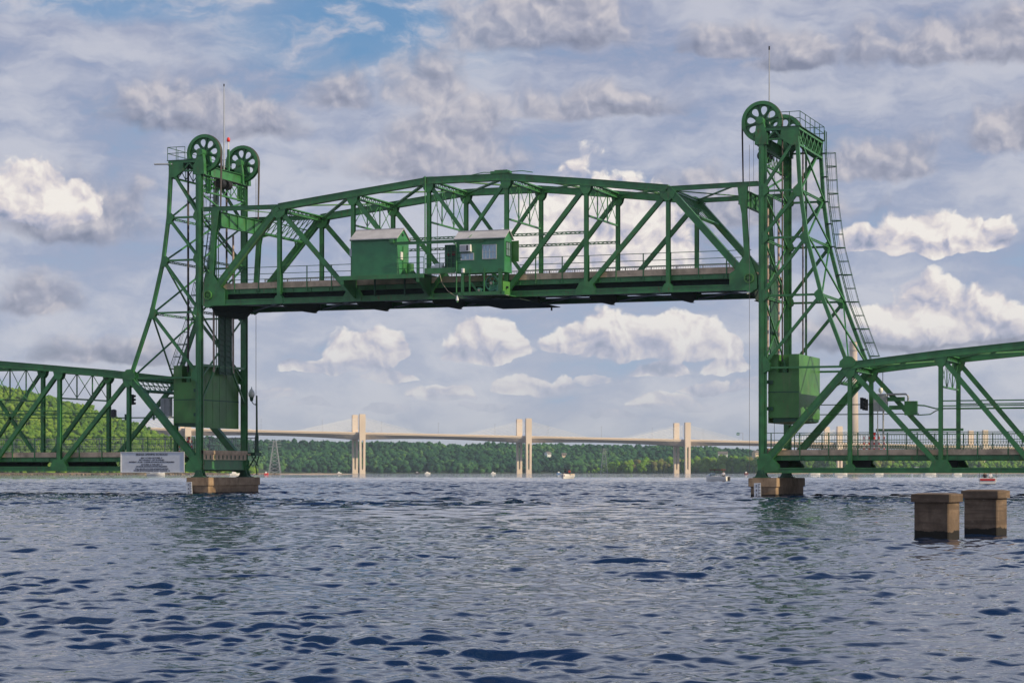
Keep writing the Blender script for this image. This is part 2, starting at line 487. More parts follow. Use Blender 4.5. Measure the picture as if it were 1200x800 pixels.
class MB:
    def __init__(s, mir=False):
        s.v = []; s.f = []; s.mir = mir

    def hexa(s, c):
        b = len(s.v); s.v += [tuple(x) for x in c]
        s.f += [(b, b + 3, b + 2, b + 1), (b + 4, b + 5, b + 6, b + 7), (b, b + 1, b + 5, b + 4), (b + 1, b + 2, b + 6, b + 5),
                (b + 2, b + 3, b + 7, b + 6), (b + 3, b, b + 4, b + 7)]
        return s

    def box(s, x0, x1, y0, y1, z0, z1):
        return s.hexa([(x0, y0, z0), (x1, y0, z0), (x1, y1, z0), (x0, y1, z0), (x0, y0, z1), (x1, y0, z1), (x1, y1, z1), (x0, y1, z1)])

    def bar(s, p, q, a, b, side=YAX):
        """box from p to q; a = size along `side`, b = size across"""
        p = Vector(p); q = Vector(q); d = (q - p)
        if d.length < 1e-6: return s
        d.normalize()
        sd = Vector(side); sd = sd - d * sd.dot(d)
        if sd.length < 1e-3:
            sd = d.orthogonal()
        sd.normalize(); up = d.cross(sd).normalized()
        A = sd * (a / 2); B = up * (b / 2)
        return s.hexa([p - A - B, p + A - B, p + A + B, p - A + B, q - A - B, q + A - B, q + A + B, q - A + B])

    def ibar(s, p, q, a, b, side=YAX, t=.025):
        """rolled section: two flanges facing `side`, one web between"""
        p = Vector(p); q = Vector(q); sd = Vector(side).normalized()
        off = sd * (a / 2 - t / 2)
        s.bar(p - off, q - off, t, b, side); s.bar(p + off, q + off, t, b, side)
        return s.bar(p, q, a - 2 * t - .004, t, side)

    def laced(s, p, q, a, b, side=YAX, t=.06, step=None):
        """two flange bars a distance b apart joined by zigzag lacing; a = thickness along side"""
        p = Vector(p); q = Vector(q); d = q - p; ln = d.length; d.normalize()
        sd = Vector(side); sd = (sd - d * sd.dot(d)).normalized(); up = d.cross(sd).normalized()
        o = up * (b / 2 - t / 2)
        s.bar(p + o, q + o, a, t, sd); s.bar(p - o, q - o, a, t, sd)
        n = max(2, int(round(ln / (step or b * 1.1))))
        for i in range(n):
            u = p + d * (ln * i / n); w = p + d * (ln * (i + 1) / n); sg = 1 if i % 2 else -1
            s.bar(u + o * sg * .96, w - o * sg * .96, min(a * .6, .04), t * .85, sd)
        return s

    def poly(s, pts, y0, y1, axis='Y'):
        """prism: polygon of (x,z) extruded from y0 to y1; axis X: polygon of (y,z) extruded in x; axis Z: (x,y) in z"""
        b = len(s.v); n = len(pts)
        for yy in (y0, y1):
            for (u, w) in pts:
                s.v.append((u, yy, w) if axis == 'Y' else ((yy, u, w) if axis == 'X' else (u, w, yy)))
        s.f.append(tuple(range(b, b + n))[::-1]); s.f.append(tuple(range(b + n, b + 2 * n)))
        for i in range(n):
            j = (i + 1) % n
            s.f.append((b + i, b + j, b + n + j, b + n + i))
        return s

    def tube(s, pts, r, n=8, r2=None):
        pts = [Vector(p) for p in pts]; m = len(pts); b = len(s.v)
        prev = None
        for i, p in enumerate(pts):
            d = (pts[min(i + 1, m - 1)] - pts[max(i - 1, 0)]).normalized()
            if prev is None:
                a = d.orthogonal().normalized()
            else:
                a = (prev - d * prev.dot(d)).normalized()
            prev = a; c = d.cross(a)
            rr = r if r2 is None else r + (r2 - r) * i / (m - 1)
            for k in range(n):
                t = 2 * math.pi * k / n
                s.v.append(tuple(p + (a * math.cos(t) + c * math.sin(t)) * rr))
        for i in range(m - 1):
            for k in range(n):
                k2 = (k + 1) % n
                s.f.append((b + i * n + k, b + i * n + k2, b + (i + 1) * n + k2, b + (i + 1) * n + k))
        s.f.append(tuple(b + k for k in range(n))[::-1]); s.f.append(tuple(b + (m - 1) * n + k for k in range(n)))
        return s

    def ring(s, c, r0, r1, w, n=48, axis='Y'):
        """annulus of rectangular section around an axis through c"""
        b = len(s.v); c = Vector(c)
        for k in range(n):
            t = 2 * math.pi * k / n; ct, st = math.cos(t), math.sin(t)
            for (rr, yy) in ((r0, -w / 2), (r1, -w / 2), (r1, w / 2), (r0, w / 2)):
                o = Vector((rr * ct, yy, rr * st)) if axis == 'Y' else Vector((yy, rr * ct, rr * st)) if axis == 'X' else Vector((rr * ct, rr * st, yy))
                s.v.append(tuple(c + o))
        for k in range(n):
            k2 = (k + 1) % n
            for j in range(4):
                j2 = (j + 1) % 4
                s.f.append((b + k * 4 + j, b + k2 * 4 + j, b + k2 * 4 + j2, b + k * 4 + j2))
        return s

    def lathe(s, c, prof, n=20):
        """prof: (radius, z) pairs, turned about the vertical through c"""
        b = len(s.v); c = Vector(c)
        for (r, z) in prof:
            for k in range(n):
                t = 2 * math.pi * k / n
                s.v.append((c.x + r * math.cos(t), c.y + r * math.sin(t), c.z + z))
        for i in range(len(prof) - 1):
            for k in range(n):
                k2 = (k + 1) % n
                s.f.append((b + i * n + k, b + i * n + k2, b + (i + 1) * n + k2, b + (i + 1) * n + k))
        s.f.append(tuple(b + k for k in range(n))[::-1]); s.f.append(tuple(b + (len(prof) - 1) * n + k for k in range(n)))
        return s

    def build(s, name, mat, parent=None, smooth=False):
        off = wloc(parent) if parent else Vector((0, 0, 0))
        if s.mir:
            vs = [(L - x - off.x, y - off.y, z - off.z) for (x, y, z) in s.v]
            fs = [f[::-1] for f in s.f]
        else:
            vs = [(x - off.x, y - off.y, z - off.z) for (x, y, z) in s.v]; fs = s.f
        me = bpy.data.meshes.new(name); me.from_pydata(vs, [], fs); me.update()
        if smooth:
            me.polygons.foreach_set('use_smooth', [True] * len(me.polygons))
        me.materials.append(MATS[mat] if isinstance(mat, str) else mat)
        o = bpy.data.objects.new(name, me); scene.collection.objects.link(o)
        if parent: o.parent = parent
        return o


def text_part(s, size, loc, mat, parent, name='lettering', squash=1.0):
    cu = bpy.data.curves.new(name, 'FONT'); cu.body = s; cu.size = size; cu.align_x = 'CENTER'; cu.align_y = 'CENTER'
    cu.extrude = .006; cu.offset = .004
    tmp = bpy.data.objects.new(name, cu); scene.collection.objects.link(tmp)
    bpy.context.view_layer.update()
    me = bpy.data.meshes.new_from_object(tmp.evaluated_get(bpy.context.evaluated_depsgraph_get()))
    bpy.data.objects.remove(tmp)
    me.transform(Matrix.Diagonal((squash, 1, 1, 1)))
    me.transform(Matrix.Rotation(R(90), 4, 'X'))
    me.materials.clear(); me.materials.append(MATS[mat])
    o = bpy.data.objects.new(name, me); scene.collection.objects.link(o)
    o.parent = parent; o.location = Vector(loc) - wloc(parent)
    return o


def shape_part(name, outer, holes, thick, c, mat, parent, mir=False):
    """plate in the XZ plane with holes, centred on c"""
    cu = bpy.data.curves.new(name, 'CURVE'); cu.dimensions = '2D'; cu.fill_mode = 'BOTH'; cu.extrude = thick / 2
    for loop in [outer] + holes:
        sp = cu.splines.new('POLY'); sp.points.add(len(loop) - 1)
        for pt, (u, w) in zip(sp.points, loop): pt.co = (u, w, 0, 1)
        sp.use_cyclic_u = True
    tmp = bpy.data.objects.new(name, cu); scene.collection.objects.link(tmp)
    bpy.context.view_layer.update()
    me = bpy.data.meshes.new_from_object(tmp.evaluated_get(bpy.context.evaluated_depsgraph_get()))
    bpy.data.objects.remove(tmp)
    me.transform(Matrix.Rotation(R(90), 4, 'X'))
    vs = [(v.co.x + c[0], v.co.y + c[1], v.co.z + c[2]) for v in me.vertices]
    m = MB(mir); m.v = vs; m.f = [tuple(p.vertices) for p in me.polygons]
    return m.build(name, mat, parent)


# camera-bearing coordinates for the far things: r to the right, d away
def far(r, d, z=0.0):
    return Vector((CAM.x + r * cs - d * sn, CAM.y + r * sn + d * cs, z))


def farpx(px, d, z=0.0):
    return far((px - 600) / 2603.39 * d, d, z)


# ------------------------------------------------------------------ water and land
def build_water():
    rows = [3.0]
    while rows[-1] < 720:
        q = rows[-1]
        rows.append(q + (.25 if q < 13 else min(q * .0030, .30) if q < 330 else .30 + (q - 330) * .004))
    while rows[-1] < 9000: rows.append(rows[-1] * 1.06)
    rows = np.array(rows)
    a1 = np.linspace(-.37, .37, 760)
    step = a1[1] - a1[0]
    side = [.37]
    st = step
    while side[-1] < 1.45:
        st *= 1.12; side.append(side[-1] + min(st, .06))
    side = np.array(side[1:])
    ang = np.concatenate([-side[::-1], a1, side])
    D, A = np.meshgrid(rows, ang, indexing='ij')
    r = D * np.sin(A); d = D * np.cos(A)
    # wave train; coordinates in the camera bearing (r across, d away)
    Z = np.zeros_like(D)
    sp_row = np.gradient(rows)[:, None] * np.ones_like(D)
    sp_col = D * np.gradient(ang)[None, :]
    res = np.maximum(sp_row, sp_col)
    g2 = np.random.default_rng(5)
    # slow patches: calmer and rougher water
    patch = np.zeros_like(D)
    gp_ = np.random.default_rng(21)
    for i in range(18):
        lam = math.exp(gp_.uniform(math.log(4.5), math.log(45))); th = gp_.uniform(0, 2 * math.pi); ph = gp_.uniform(0, 6.28)
        patch += np.sin(2 * math.pi / lam * (r * math.cos(th) + d * math.sin(th)) + ph)
    patch = np.clip(1.12 + .22 * patch / 3.0, .75, 1.6)
    front = 84 + 8 * np.sin(r * .05) + 5 * np.sin(r * .13 + 1)        # gust front lying across the river
    tg = np.clip((d - front) / 45, 0, 1); gustf = 1.0 + 1.5 * tg * tg * (3 - 2 * tg)
    ng = np.clip((d - 20) / 50, 0, 1); gustf = gustf * (.68 + .32 * ng)        # the lee of our own bank
    lams = np.exp(np.linspace(math.log(.20), math.log(6.5), 96))
    for i, lam in enumerate(lams):
        lam *= g2.uniform(.93, 1.07)
        th = g2.normal(-.12, .48 if lam > 1 else .85)         # away from the viewer, spread
        kx, ky = math.sin(th), math.cos(th)
        k = 2 * math.pi / lam
        slope = .041 * (1.0 if lam < .62 else (.62 / lam) ** 1.0) * (min(1.0, lam / .35) ** .4)
        a = slope / k
        ph = g2.uniform(0, 6.28)
        # crest groups
        gl = lam * g2.uniform(4, 9); gt = g2.uniform(0, 6.28); gp = g2.uniform(0, 6.28)
        env = .62 + .72 * np.sin(2 * math.pi / gl * (r * math.cos(gt) + d * math.sin(gt)) + gp)
        fade = np.clip((lam / res - 2.2) / 1.6, 0, 1)
        if fade.max() <= 0: continue
        phase = k * (r * kx + d * ky) + ph
        w = np.sin(phase) + .22 * np.sin(2 * phase + 1.57)
        Z += a * w * env * fade * (patch if lam < 3 else 1) * gustf
    Z *= 1.3
    X = CAM.x + r * cs - d * sn; Y = CAM.y + r * sn + d * cs
    nr, nc = D.shape
    co = np.stack([X, Y, Z], -1).reshape(-1, 3).astype(np.float32)
    idx = np.arange(nr * nc).reshape(nr, nc)
    q = np.stack([idx[:-1, :-1], idx[:-1, 1:], idx[1:, 1:], idx[1:, :-1]], -1).reshape(-1, 4).astype(np.int32)
    me = bpy.data.meshes.new('water')
    me.vertices.add(len(co)); me.vertices.foreach_set('co', co.ravel())
    me.loops.add(q.size); me.loops.foreach_set('vertex_index', q.ravel())
    me.polygons.add(len(q)); me.polygons.foreach_set('loop_start', np.arange(0, q.size, 4, dtype=np.int32))
    me.polygons.foreach_set('use_smooth', np.ones(len(q), dtype=bool))
    me.update(); me.validate()
    me.materials.append(MATS['river_water'])
    o = bpy.data.objects.new('water', me); scene.collection.objects.link(o)
    tag(o, kind='structure')


build_water()


def interp(x, tab):
    return float(np.interp(x, [t[0] for t in tab], [t[1] for t in tab]))


def ico(sub):
    import bmesh
    bm = bmesh.new(); bmesh.ops.create_icosphere(bm, subdivisions=sub, radius=1)
    v = np.array([x.co[:] for x in bm.verts]); f = np.array([[q.index for q in p.verts] for p in bm.faces]); bm.free()
    return v, f


ICO_V, ICO_F = ico(2)
ICO1_V, ICO1_F = ico(1)


def forest(name, trees, mat, label, lumps=5, fine=True, jitter=.2):
    """trees: (base point, height, radius, tint)"""
    TV, TF = (ICO_V, ICO_F) if fine else (ICO1_V, ICO1_F)
    VV = []; FF = []; TT = []; nb = 0
    for (p, h, rad, tint) in trees:
        for k in range(lumps):
            t = rng.uniform(0, 2 * math.pi); rr = rad * (.0 if k == 0 else rng.uniform(.35, .7))
            zc = h * (rng.uniform(.35, .84) if k else .62)
            sz = rad * rng.uniform(.42, .68) * (1.15 if k == 0 else 1)
            v = TV * np.array([sz, sz, sz * rng.uniform(.75, 1.15)])
            v = v * (1 + rng.normal(0, jitter, (len(v), 1)))
            v = v + np.array([p[0] + rr * math.cos(t), p[1] + rr * math.sin(t), p[2] + zc])
            VV.append(v); FF.append(TF + nb); nb += len(v)
            TT.append(np.full(len(v), np.clip(tint + rng.normal(0, .07), 0, 1)))
        # skirt so that the trees stand on the ground
        v = TV * np.array([rad * .75, rad * .75, h * .38]) * (1 + rng.normal(0, jitter * .8, (len(TV), 1))) + np.array([p[0], p[1], p[2] + h * .3])
        VV.append(v); FF.append(TF + nb); nb += len(v); TT.append(np.full(len(v), np.clip(tint - .08, 0, 1)))
    V = np.concatenate(VV).astype(np.float32); F = np.concatenate(FF).astype(np.int32); T = np.concatenate(TT).astype(np.float32)
    me = bpy.data.meshes.new(name)
    me.vertices.add(len(V)); me.vertices.foreach_set('co', V.ravel())
    me.loops.add(F.size); me.loops.foreach_set('vertex_index', F.ravel())
    me.polygons.add(len(F)); me.polygons.foreach_set('loop_start', np.arange(0, F.size, 3, dtype=np.int32))
    me.update()
    at = me.attributes.new('tint', 'FLOAT', 'POINT'); at.data.foreach_set('value', T)
    me.materials.append(MATS[mat])
    o = bpy.data.objects.new(name, me); scene.collection.objects.link(o)
    tag(o, label, 'woods', None, 'stuff')
    return o


def terrain(name, r0, r1, d0, d1, hf, nr=90, nd=40, mat='forest_floor'):
    vs = []; fs = []
    for j in range(nd + 1):
        for i in range(nr + 1):
            r = r0 + (r1 - r0) * i / nr; d = d0 + (d1 - d0) * j / nd
            p = far(r, d, hf(r, d)); vs.append(tuple(p))
    for j in range(nd):
        for i in range(nr):
            a = j * (nr + 1) + i
            fs.append((a, a + 1, a + nr + 2, a + nr + 1))
    m = MB(); m.v = vs; m.f = fs
    o = m.build(name, mat); tag(o, kind='structure')
    return o


def smooth(t):
    t = max(0., min(1., t)); return t * t * (3 - 2 * t)


# far bluff beyond the new bridge
RIDGE = [(-250, 508), (150, 512), (300, 514.5), (345, 515.5), (420, 517), (500, 518.5), (545, 520), (565, 518.5), (620, 517.5), (700, 519.5), (780, 521.5), (860, 524), (890, 527), (1000, 530), (1300, 534)]


def h_bluff(r, d):
    px = 600 + r / 3000 * 2603.39
    H = (552.7 - interp(px, RIDGE)) / 2603.39 * 3050 - 13
    sh = 2620 + 60 * math.sin(r * .008 + 1) + 25 * math.sin(r * .023)
    gul = 1 + .16 * math.sin(r * .021 + 2 * math.sin(d * .006)) * smooth((3000 - d) / 200)
    if d < sh - 30: return -3
    return -2 + (H + 2) * smooth((d - sh + 30) / 400) ** .9 * min(1.08, gul)


terrain('bluff_hill', -1250, 1250, 2560, 3500, h_bluff, 160, 60)
tr = []
d = 2610.
while d < 3080:
    r = -800.
    while r < 800:
        rr, dd = r + rng.uniform(-5, 5), d + rng.uniform(-9, 9)
        z = h_bluff(rr, dd)
        if z > 0.3:
            h = rng.uniform(10, 17); n = noise.noise(Vector((rr * .012, dd * .006, 0)))
            tint = .34 + n * .45 + rng.normal(0, .22)
            if rng.random() < .05: tint += .35
            if dd < 2700 and rng.random() < .25: tint += .2
            tr.append((far(rr, dd, z - 1), h, rng.uniform(3.6, 6.8), tint))
        r += 7.6
    d += 14
forest('far_woods', tr, 'leaf_far', 'dark blue green woods covering the long low bluff beyond the concrete bridge', 4, False, .26)

# the nearer wooded point on the right
PT = [(690, 550), (705, 545), (722, 539), (750, 536.5), (790, 535), (830, 534), (870, 532), (900, 534), (1000, 537), (1300, 537)]


def h_point(r, d):
    px = 600 + r / 2530 * 2603.39
    return -2 + 3.6 * smooth((px - 686) / 14) * smooth((d - 2494) / 16)


terrain('wooded_point', 40, 900, 2480, 2650, h_point, 60, 20)
tr = []
for row in range(5):
    px = 690.
    while px < 1300:
        dd = 2510 + row * 16 + rng.uniform(-4, 4)
        hh = (552.7 - interp(px, PT)) / 2603.39 * 2550 * rng.uniform(.70, 1.10)
        n = noise.noise(Vector((px * .02, row * .5, 3)))
        tint = .48 + n * .5 + rng.normal(0, .15)
        if 745 < px < 800 and rng.random() < .3: tint = .98
        if hh > 1.5:
            tr.append((farpx(px, dd, .4), hh, min(6.5, hh * rng.uniform(.28, .42)), tint))
        px += rng.uniform(3.5, 7)
forest('shore_woods', tr, 'leaf_point', 'bright mixed green woods on the low point at the right shore', 6, False, .2)

# steep green hill on the left
HL = [(-260, 430), (-60, 443), (0, 452), (30, 459), (60, 467), (85, 474), (100, 479), (130, 489), (150, 495), (165, 501), (185, 510), (210, 520), (240, 530), (290, 541), (340, 546), (400, 551)]


def h_left(r, d):
    px = 600 + r / 1750 * 2603.39
    H = max(0, (552.7 - interp(px, HL)) / 2603.39 * 1800 - 8.5)
    sh = 1380 + 30 * math.sin(r * .02)
    if px > 295: H *= max(0., 1 - (px - 295) / 95.)
    und = 1 + .05 * math.sin(r * .05 + d * .01) * smooth((1750 - d) / 100)
    return -2 + (1.5 if px < 400 else 0) * smooth((d - sh) / 10) + H * smooth((d - sh - 10) / 400) * und


terrain('left_hill', -720, -110, 1370, 2050, h_left, 70, 50)
tr = []
d = 1400.
while d < 1840:
    r = -480.
    while r < -125:
        rr, dd = r + rng.uniform(-3, 3), d + rng.uniform(-4, 4)
        z = h_left(rr, dd)
        if z > -.4 and 600 + rr / dd * 2603 < 345:
            n = noise.noise(Vector((rr * .03, dd * .012, 5)))
            tint = .55 + n * .45 + rng.normal(0, .18)
            tr.append((far(rr, dd, z - .5), rng.uniform(7, 11) * (.7 if z < 3 else 1), rng.uniform(2.3, 4.6), tint))
        r += 4.9
    d += 8.2
forest('hillside_woods', tr, 'leaf_hill', 'sunlit yellow green woods covering the steep hill behind the left span', 4, False, .3)

# low bank under the left hill, sand bar, and loose rock
m = MB()
for i in range(150):
    px = -60 + i * 2.6 + rng.uniform(-1, 1)
    c = farpx(px, 1372 + rng.uniform(-4, 4), .2)
    s_ = rng.uniform(.3, 1.1)
    b0 = len(m.v)
    for v in ICO1_V * np.array([s_ * 1.5, s_, s_ * .6]) * (1 + rng.normal(0, .15, (len(ICO1_V), 1))):
        m.v.append(tuple(Vector(v) + c))
    m.f += [tuple(int(k) + b0 for k in f) for f in ICO1_F]
tag(m.build('shore_rocks', 'bank_rock'), 'tan riprap rocks scattered along the left waterline under the green hill', 'rocks', None, 'stuff')


def strip(name, pa, pb, dd, depth, h, mat):
    vs = []; fs = []; n = 60
    for i in range(n + 1):
        px = pa + (pb - pa) * i / n; taper = min(1, i / 6, (n - i) / 6)
        hh = h * (.7 + .5 * noise.noise(Vector((px * .05, dd, 0)))) * taper
        for (o, z) in ((-depth * .5, -.6), (0, hh), (depth, hh * 1.1), (depth * 2, -.6)):
            vs.append(tuple(farpx(px, dd + o + 3 * math.sin(px * .07), z)))
    for i in range(n):
        for j in range(3):
            a = i * 4 + j; fs.append((a, a + 4, a + 5, a + 1))
    m = MB(); m.v = vs; m.f = fs
    return tag(m.build(name, mat), kind='structure')


strip('shore_bank', -90, 290, 1376, 8, 1.6, 'bank')
strip('sand_bar', 285, 420, 1640, 10, .8, 'sand')
strip('right_beach', 880, 1260, 2470, 10, .8, 'sand')

# ------------------------------------------------------------------ the air
def build_haze():
    c = [far(-2600, -60, -1.0 - 2.5), far(2600, -60, -3.5), far(2600, 9200, -3.5), far(-2600, 9200, -3.5)]
    t = [Vector((p.x, p.y, 150)) for p in c]
    m = MB(); m.hexa(c + t)
    mat = bpy.data.materials.new('haze'); mat.use_nodes = True
    nt = mat.node_tree; nt.nodes.clear()
    out = nt.nodes.new('ShaderNodeOutputMaterial'); pv = nt.nodes.new('ShaderNodeVolumePrincipled')
    pv.inputs['Color'].default_value = (.62, .80, 1.0, 1)
    pv.inputs['Density'].default_value = .00007
    nt.links.new(pv.outputs[0], out.inputs['Volume'])
    o = m.build('haze', mat); tag(o, kind='stuff')


build_haze()

# ------------------------------------------------------------------ truss spans
def gusset(pts, yc, hw, root, mir, name='gusset_plate'):
    m = MB(mir)
    m.poly(pts, yc - hw - .018, yc - hw + .006); m.poly(pts, yc + hw - .006, yc + hw + .018)
    return m.build(name, 'green', root)


def octo(x, z, a, b, cut=.35):
    return [(x - a, z - b * cut), (x - a * cut * 1.6, z - b), (x + a * cut * 1.6, z - b), (x + a, z - b * cut), (x + a, z + b), (x - a, z + b)]


def truss_span(root, mir, xs, zt, zb, hb, dk, swz, ends):
    """xs: panel points; zt: top chord heights (None at the ends); dk: dict of deck heights"""
    n = len(xs) - 1
    CH = .30
    for yc, sgn in ((0.0, -1), (TW, 1)):
        m = MB(mir)                                     # top chord
        for i in range(1, n - 1):
            p = (xs[i], yc, zt[i]); q = (xs[i + 1], yc, zt[i + 1])
            m.bar(p, q, .40, .46); 
            pd = (Vector(q) - Vector(p)).normalized(); up = Vector((-pd.z, 0, pd.x))
            m.bar(Vector(p) + up * .245, Vector(q) + up * .245, .52, .03)
            m.bar(Vector(p) - up * .235 + YAX * .22, Vector(q) - up * .235 + YAX * .22, .10, .02)
            m.bar(Vector(p) - up * .235 - YAX * .22, Vector(q) - up * .235 - YAX * .22, .10, .02)
        m.build('top_chord', 'green', root)
        m = MB(mir)                                     # bottom chord
        m.bar((xs[0] - .12, yc, zb + hb / 2 - .04), (xs[n] + .12, yc, zb + hb / 2 - .04), .42, .07)
        m.bar((xs[0] - .12, yc, zb - hb / 2 + .04), (xs[n] + .12, yc, zb - hb / 2 + .04), .42, .07)
        m.bar((xs[0] - .10, yc - .15, zb), (xs[n] + .10, yc - .15, zb), .03, hb - .14)
        m.bar((xs[0] - .10, yc + .15, zb), (xs[n] + .10, yc + .15, zb), .03, hb - .14)
        m.build('bottom_chord', 'green', root)
        for (i0, i1) in ((0, 1), (n, n - 1)):           # inclined end posts
            m = MB(mir); p = Vector((xs[i0], yc, zb + .25)); q = Vector((xs[i1], yc, zt[i1]))
            pd = (q - p).normalized(); up = Vector((-pd.z, 0, pd.x)) * (1 if pd.x > 0 else -1)
            m.bar(p, q, .40, .44); m.bar(p + up * .235, q + up * .235, .50, .03)
            m.bar(p - up * .225 + YAX * .21, q - up * .225 + YAX * .21, .09, .02); m.bar(p - up * .225 - YAX * .21, q - up * .225 - YAX * .21, .09, .02)
            m.build('end_post', 'green', root)
        for i in range(1, n):                           # verticals
            MB(mir).ibar((xs[i], yc, zb + hb / 2 - .01), (xs[i], yc, zt[i] - .24), .34, .27).build('vertical_post', 'green', root)
        for (a, b) in [(i, i + 1) for i in range(1, n // 2 + 1)] + [(n - i, n - i - 1) for i in range(1, n // 2 + 1)]:
            lo = Vector((xs[b], yc, zb + .2)); hi = Vector((xs[a], yc, zt[a] - .2))
            w = .24 if abs((a + b) / 2 - n / 2) < .6 else .32
            MB(mir).ibar(lo, hi, .25 if w < .3 else .30, w).build('diagonal', 'green', root)
        for i in range(1, n):                           # gussets
            s = (.62 if ends == 'lift' else .46) if i in (1, n - 1) else .46
            gusset([(xs[i] - s, zt[i] - .18), (xs[i] - s * .75, zt[i] - .62), (xs[i] - .16, zt[i] - .85), (xs[i] + .16, zt[i] - .85), (xs[i] + s * .75, zt[i] - .62), (xs[i] + s, zt[i] - .18)], yc, .225, root, mir)
            big = i in ((2, 5) if n == 7 else (2, n - 2))
            s = .75 if big else .38; hz = .72 if big else .42
            gusset([(xs[i] - s, zb - hb / 2 + .02), (xs[i] + s, zb - hb / 2 + .02), (xs[i] + s, zb + .15), (xs[i] + s * .55, zb + hz), (xs[i] - s * .55, zb + hz), (xs[i] - s, zb + .15)], yc, .22, root, mir)
        # strut at mid height over the inner panels
        m = MB(mir)
        zs = (zb + zt[3]) / 2 - .05 if dk.get('strutz') is None else dk['strutz']
        if ends == 'lift': m.laced((xs[2], yc, zs), (xs[n - 2], yc, zs), .12, .20, step=.34)
        else:
            for q in (-.17, .17): m.bar((xs[2], yc, zs + q), (xs[n - 2], yc, zs + q), .09, .08)
        m.build('longitudinal_strut', 'green', root)
    # floor
    z1 = dk['slab'][0]
    for i in range(n + 1):
        fb = [(.22, dk['fb'] + .35), (1.1, dk['fb']), (TW - 1.1, dk['fb']), (TW - .22, dk['fb'] + .35), (TW - .22, dk['fascia'][0] + .1), (.22, dk['fascia'][0] + .1)]
        x = xs[i] + (0.22 if i == 0 else -.22 if i == n else 0)
        m = MB(mir); m.poly(fb, x - .012, x + .012, 'X'); m.box(x - .14, x + .14, 1.1, TW - 1.1, dk['fb'] - .03, dk['fb'])
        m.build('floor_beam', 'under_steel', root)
    for k in range(5):
        y = 1.0 + k * (TW - 2.0) / 4
        m = MB(mir); za, zc = dk['str']
        m.box(xs[0] + .3, xs[n] - .3, y - .01, y + .01, za, zc); m.box(xs[0] + .3, xs[n] - .3, y - .1, y + .1, za - .02, za)
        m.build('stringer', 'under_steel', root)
    for y in (.30, TW - .30):
        m = MB(mir); za, zc = dk['fascia']; s_ = -1 if y < 1 else 1
        m.box(xs[0] + .05, xs[n] - .05, y - .012, y + .012, za, zc - .004); m.box(xs[0] + .05, xs[n] - .05, y - .07, y + .07, za - .02, za); m.box(xs[0] + .05, xs[n] - .05, y - .07, y + .07, zc - .03, zc - .005)
        k = 0
        while xs[0] + 1 + k * 1.52 < xs[n] - .5:
            x = xs[0] + 1 + k * 1.52; m.box(x - .012, x + .012, y - .07, y + .07, za, zc - .04); k += 1
        m.build('fascia_beam', 'green', root)
    m = MB(mir); m.box(xs[0] + .1, xs[n] - .1, .26, TW - .26, z1, z1 + .16)
    for y0, y1 in ((.26, .56), (TW - .56, TW - .26)):
        m.box(xs[0] + .1, xs[n] - .1, y0, y1, z1 + .164, dk['slab'][1])
    m.build('deck', 'deck_concrete', root)
    # sidewalk carried outside the far truss
    m = MB(mir); m.box(xs[0] + .1, xs[n] - .1, TW + .28, TW + 2.0, z1 + .16, z1 + .30); m.build('sidewalk', 'deck_concrete', root)
    for i in range(1, n):
        m = MB(mir); m.poly([(TW + .25, dk['fascia'][0] - .2), (TW + 1.95, dk['fascia'][1] + .05), (TW + 1.95, dk['fascia'][1] + .13), (TW + .25, dk['fascia'][1] + .13)], xs[i] - .012, xs[i] + .012, 'X')
        m.build('sidewalk_bracket', 'green_dark', root)
    # near railing: pipe rails on posts bolted to the deck edge
    rail = root_child(root, mir, 'railing', xs, dk, .22)
    # lattice railing on the sidewalk
    m = MB(mir); y = TW + 1.95; zb_, zt_ = z1 + .36, dk['rail'][2]
    m.box(xs[0] + .1, xs[n] - .1, y - .03, y + .03, zt_ - .06, zt_); m.box(xs[0] + .1, xs[n] - .1, y - .02, y + .02, zb_, zb_ + .05)
    zm = zb_ + (zt_ - zb_) * .52
    m.box(xs[0] + .1, xs[n] - .1, y - .02, y + .02, zm - .02, zm + .02)
    x = xs[0] + .2; st = .19
    while x < xs[n] - .35:
        m.bar((x, y - .008, zb_ + .05), (x + st, y - .008, zm - .02), .012, .028); m.bar((x + st, y + .008, zb_ + .05), (x, y + .008, zm - .02), .012, .028)
        for q in range(4):                              # hooped upper row
            t0, t1 = math.pi * q / 4, math.pi * (q + 1) / 4
            c = x + st / 2; rr = st / 2; zz = zt_ - .06 - rr
            m.bar((c - rr * math.cos(t0), y, zz + rr * math.sin(t0)), (c - rr * math.cos(t1), y, zz + rr * math.sin(t1)), .02, .02)
        m.bar((x, y, zm + .02), (x, y, zt_ - .06 - st / 2), .02, .02)
        x += st
    for i in range(n * 3 + 1):
        x = xs[0] + .12 + (xs[n] - xs[0] - .24) * i / (n * 3)
        m.box(x - .035, x + .035, y + .032, y + .09, z1 + .16, zt_ + .03)
    m.build('lattice_railing', dk.get('latmat', 'green_rail'), root)
    # bottom laterals
    for i in range(n):
        m = MB(mir); z = zb - .02
        m.bar((xs[i] + .2, .25, z), (xs[i + 1] - .2, TW - .25, z), .10, .10, ZAX); m.bar((xs[i] + .2, TW - .25, z - .115), (xs[i + 1] - .2, .25, z - .115), .10, .10, ZAX)
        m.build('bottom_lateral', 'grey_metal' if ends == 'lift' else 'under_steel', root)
    # top struts and laterals
    for i in range(1, n):
        m = MB(mir); z = zt[i] - .02
        m.laced((xs[i], .22, z - .10), (xs[i], TW - .22, z - .10), .34, .44, XAX, .09, .36)
        m.build('top_strut', 'green', root)
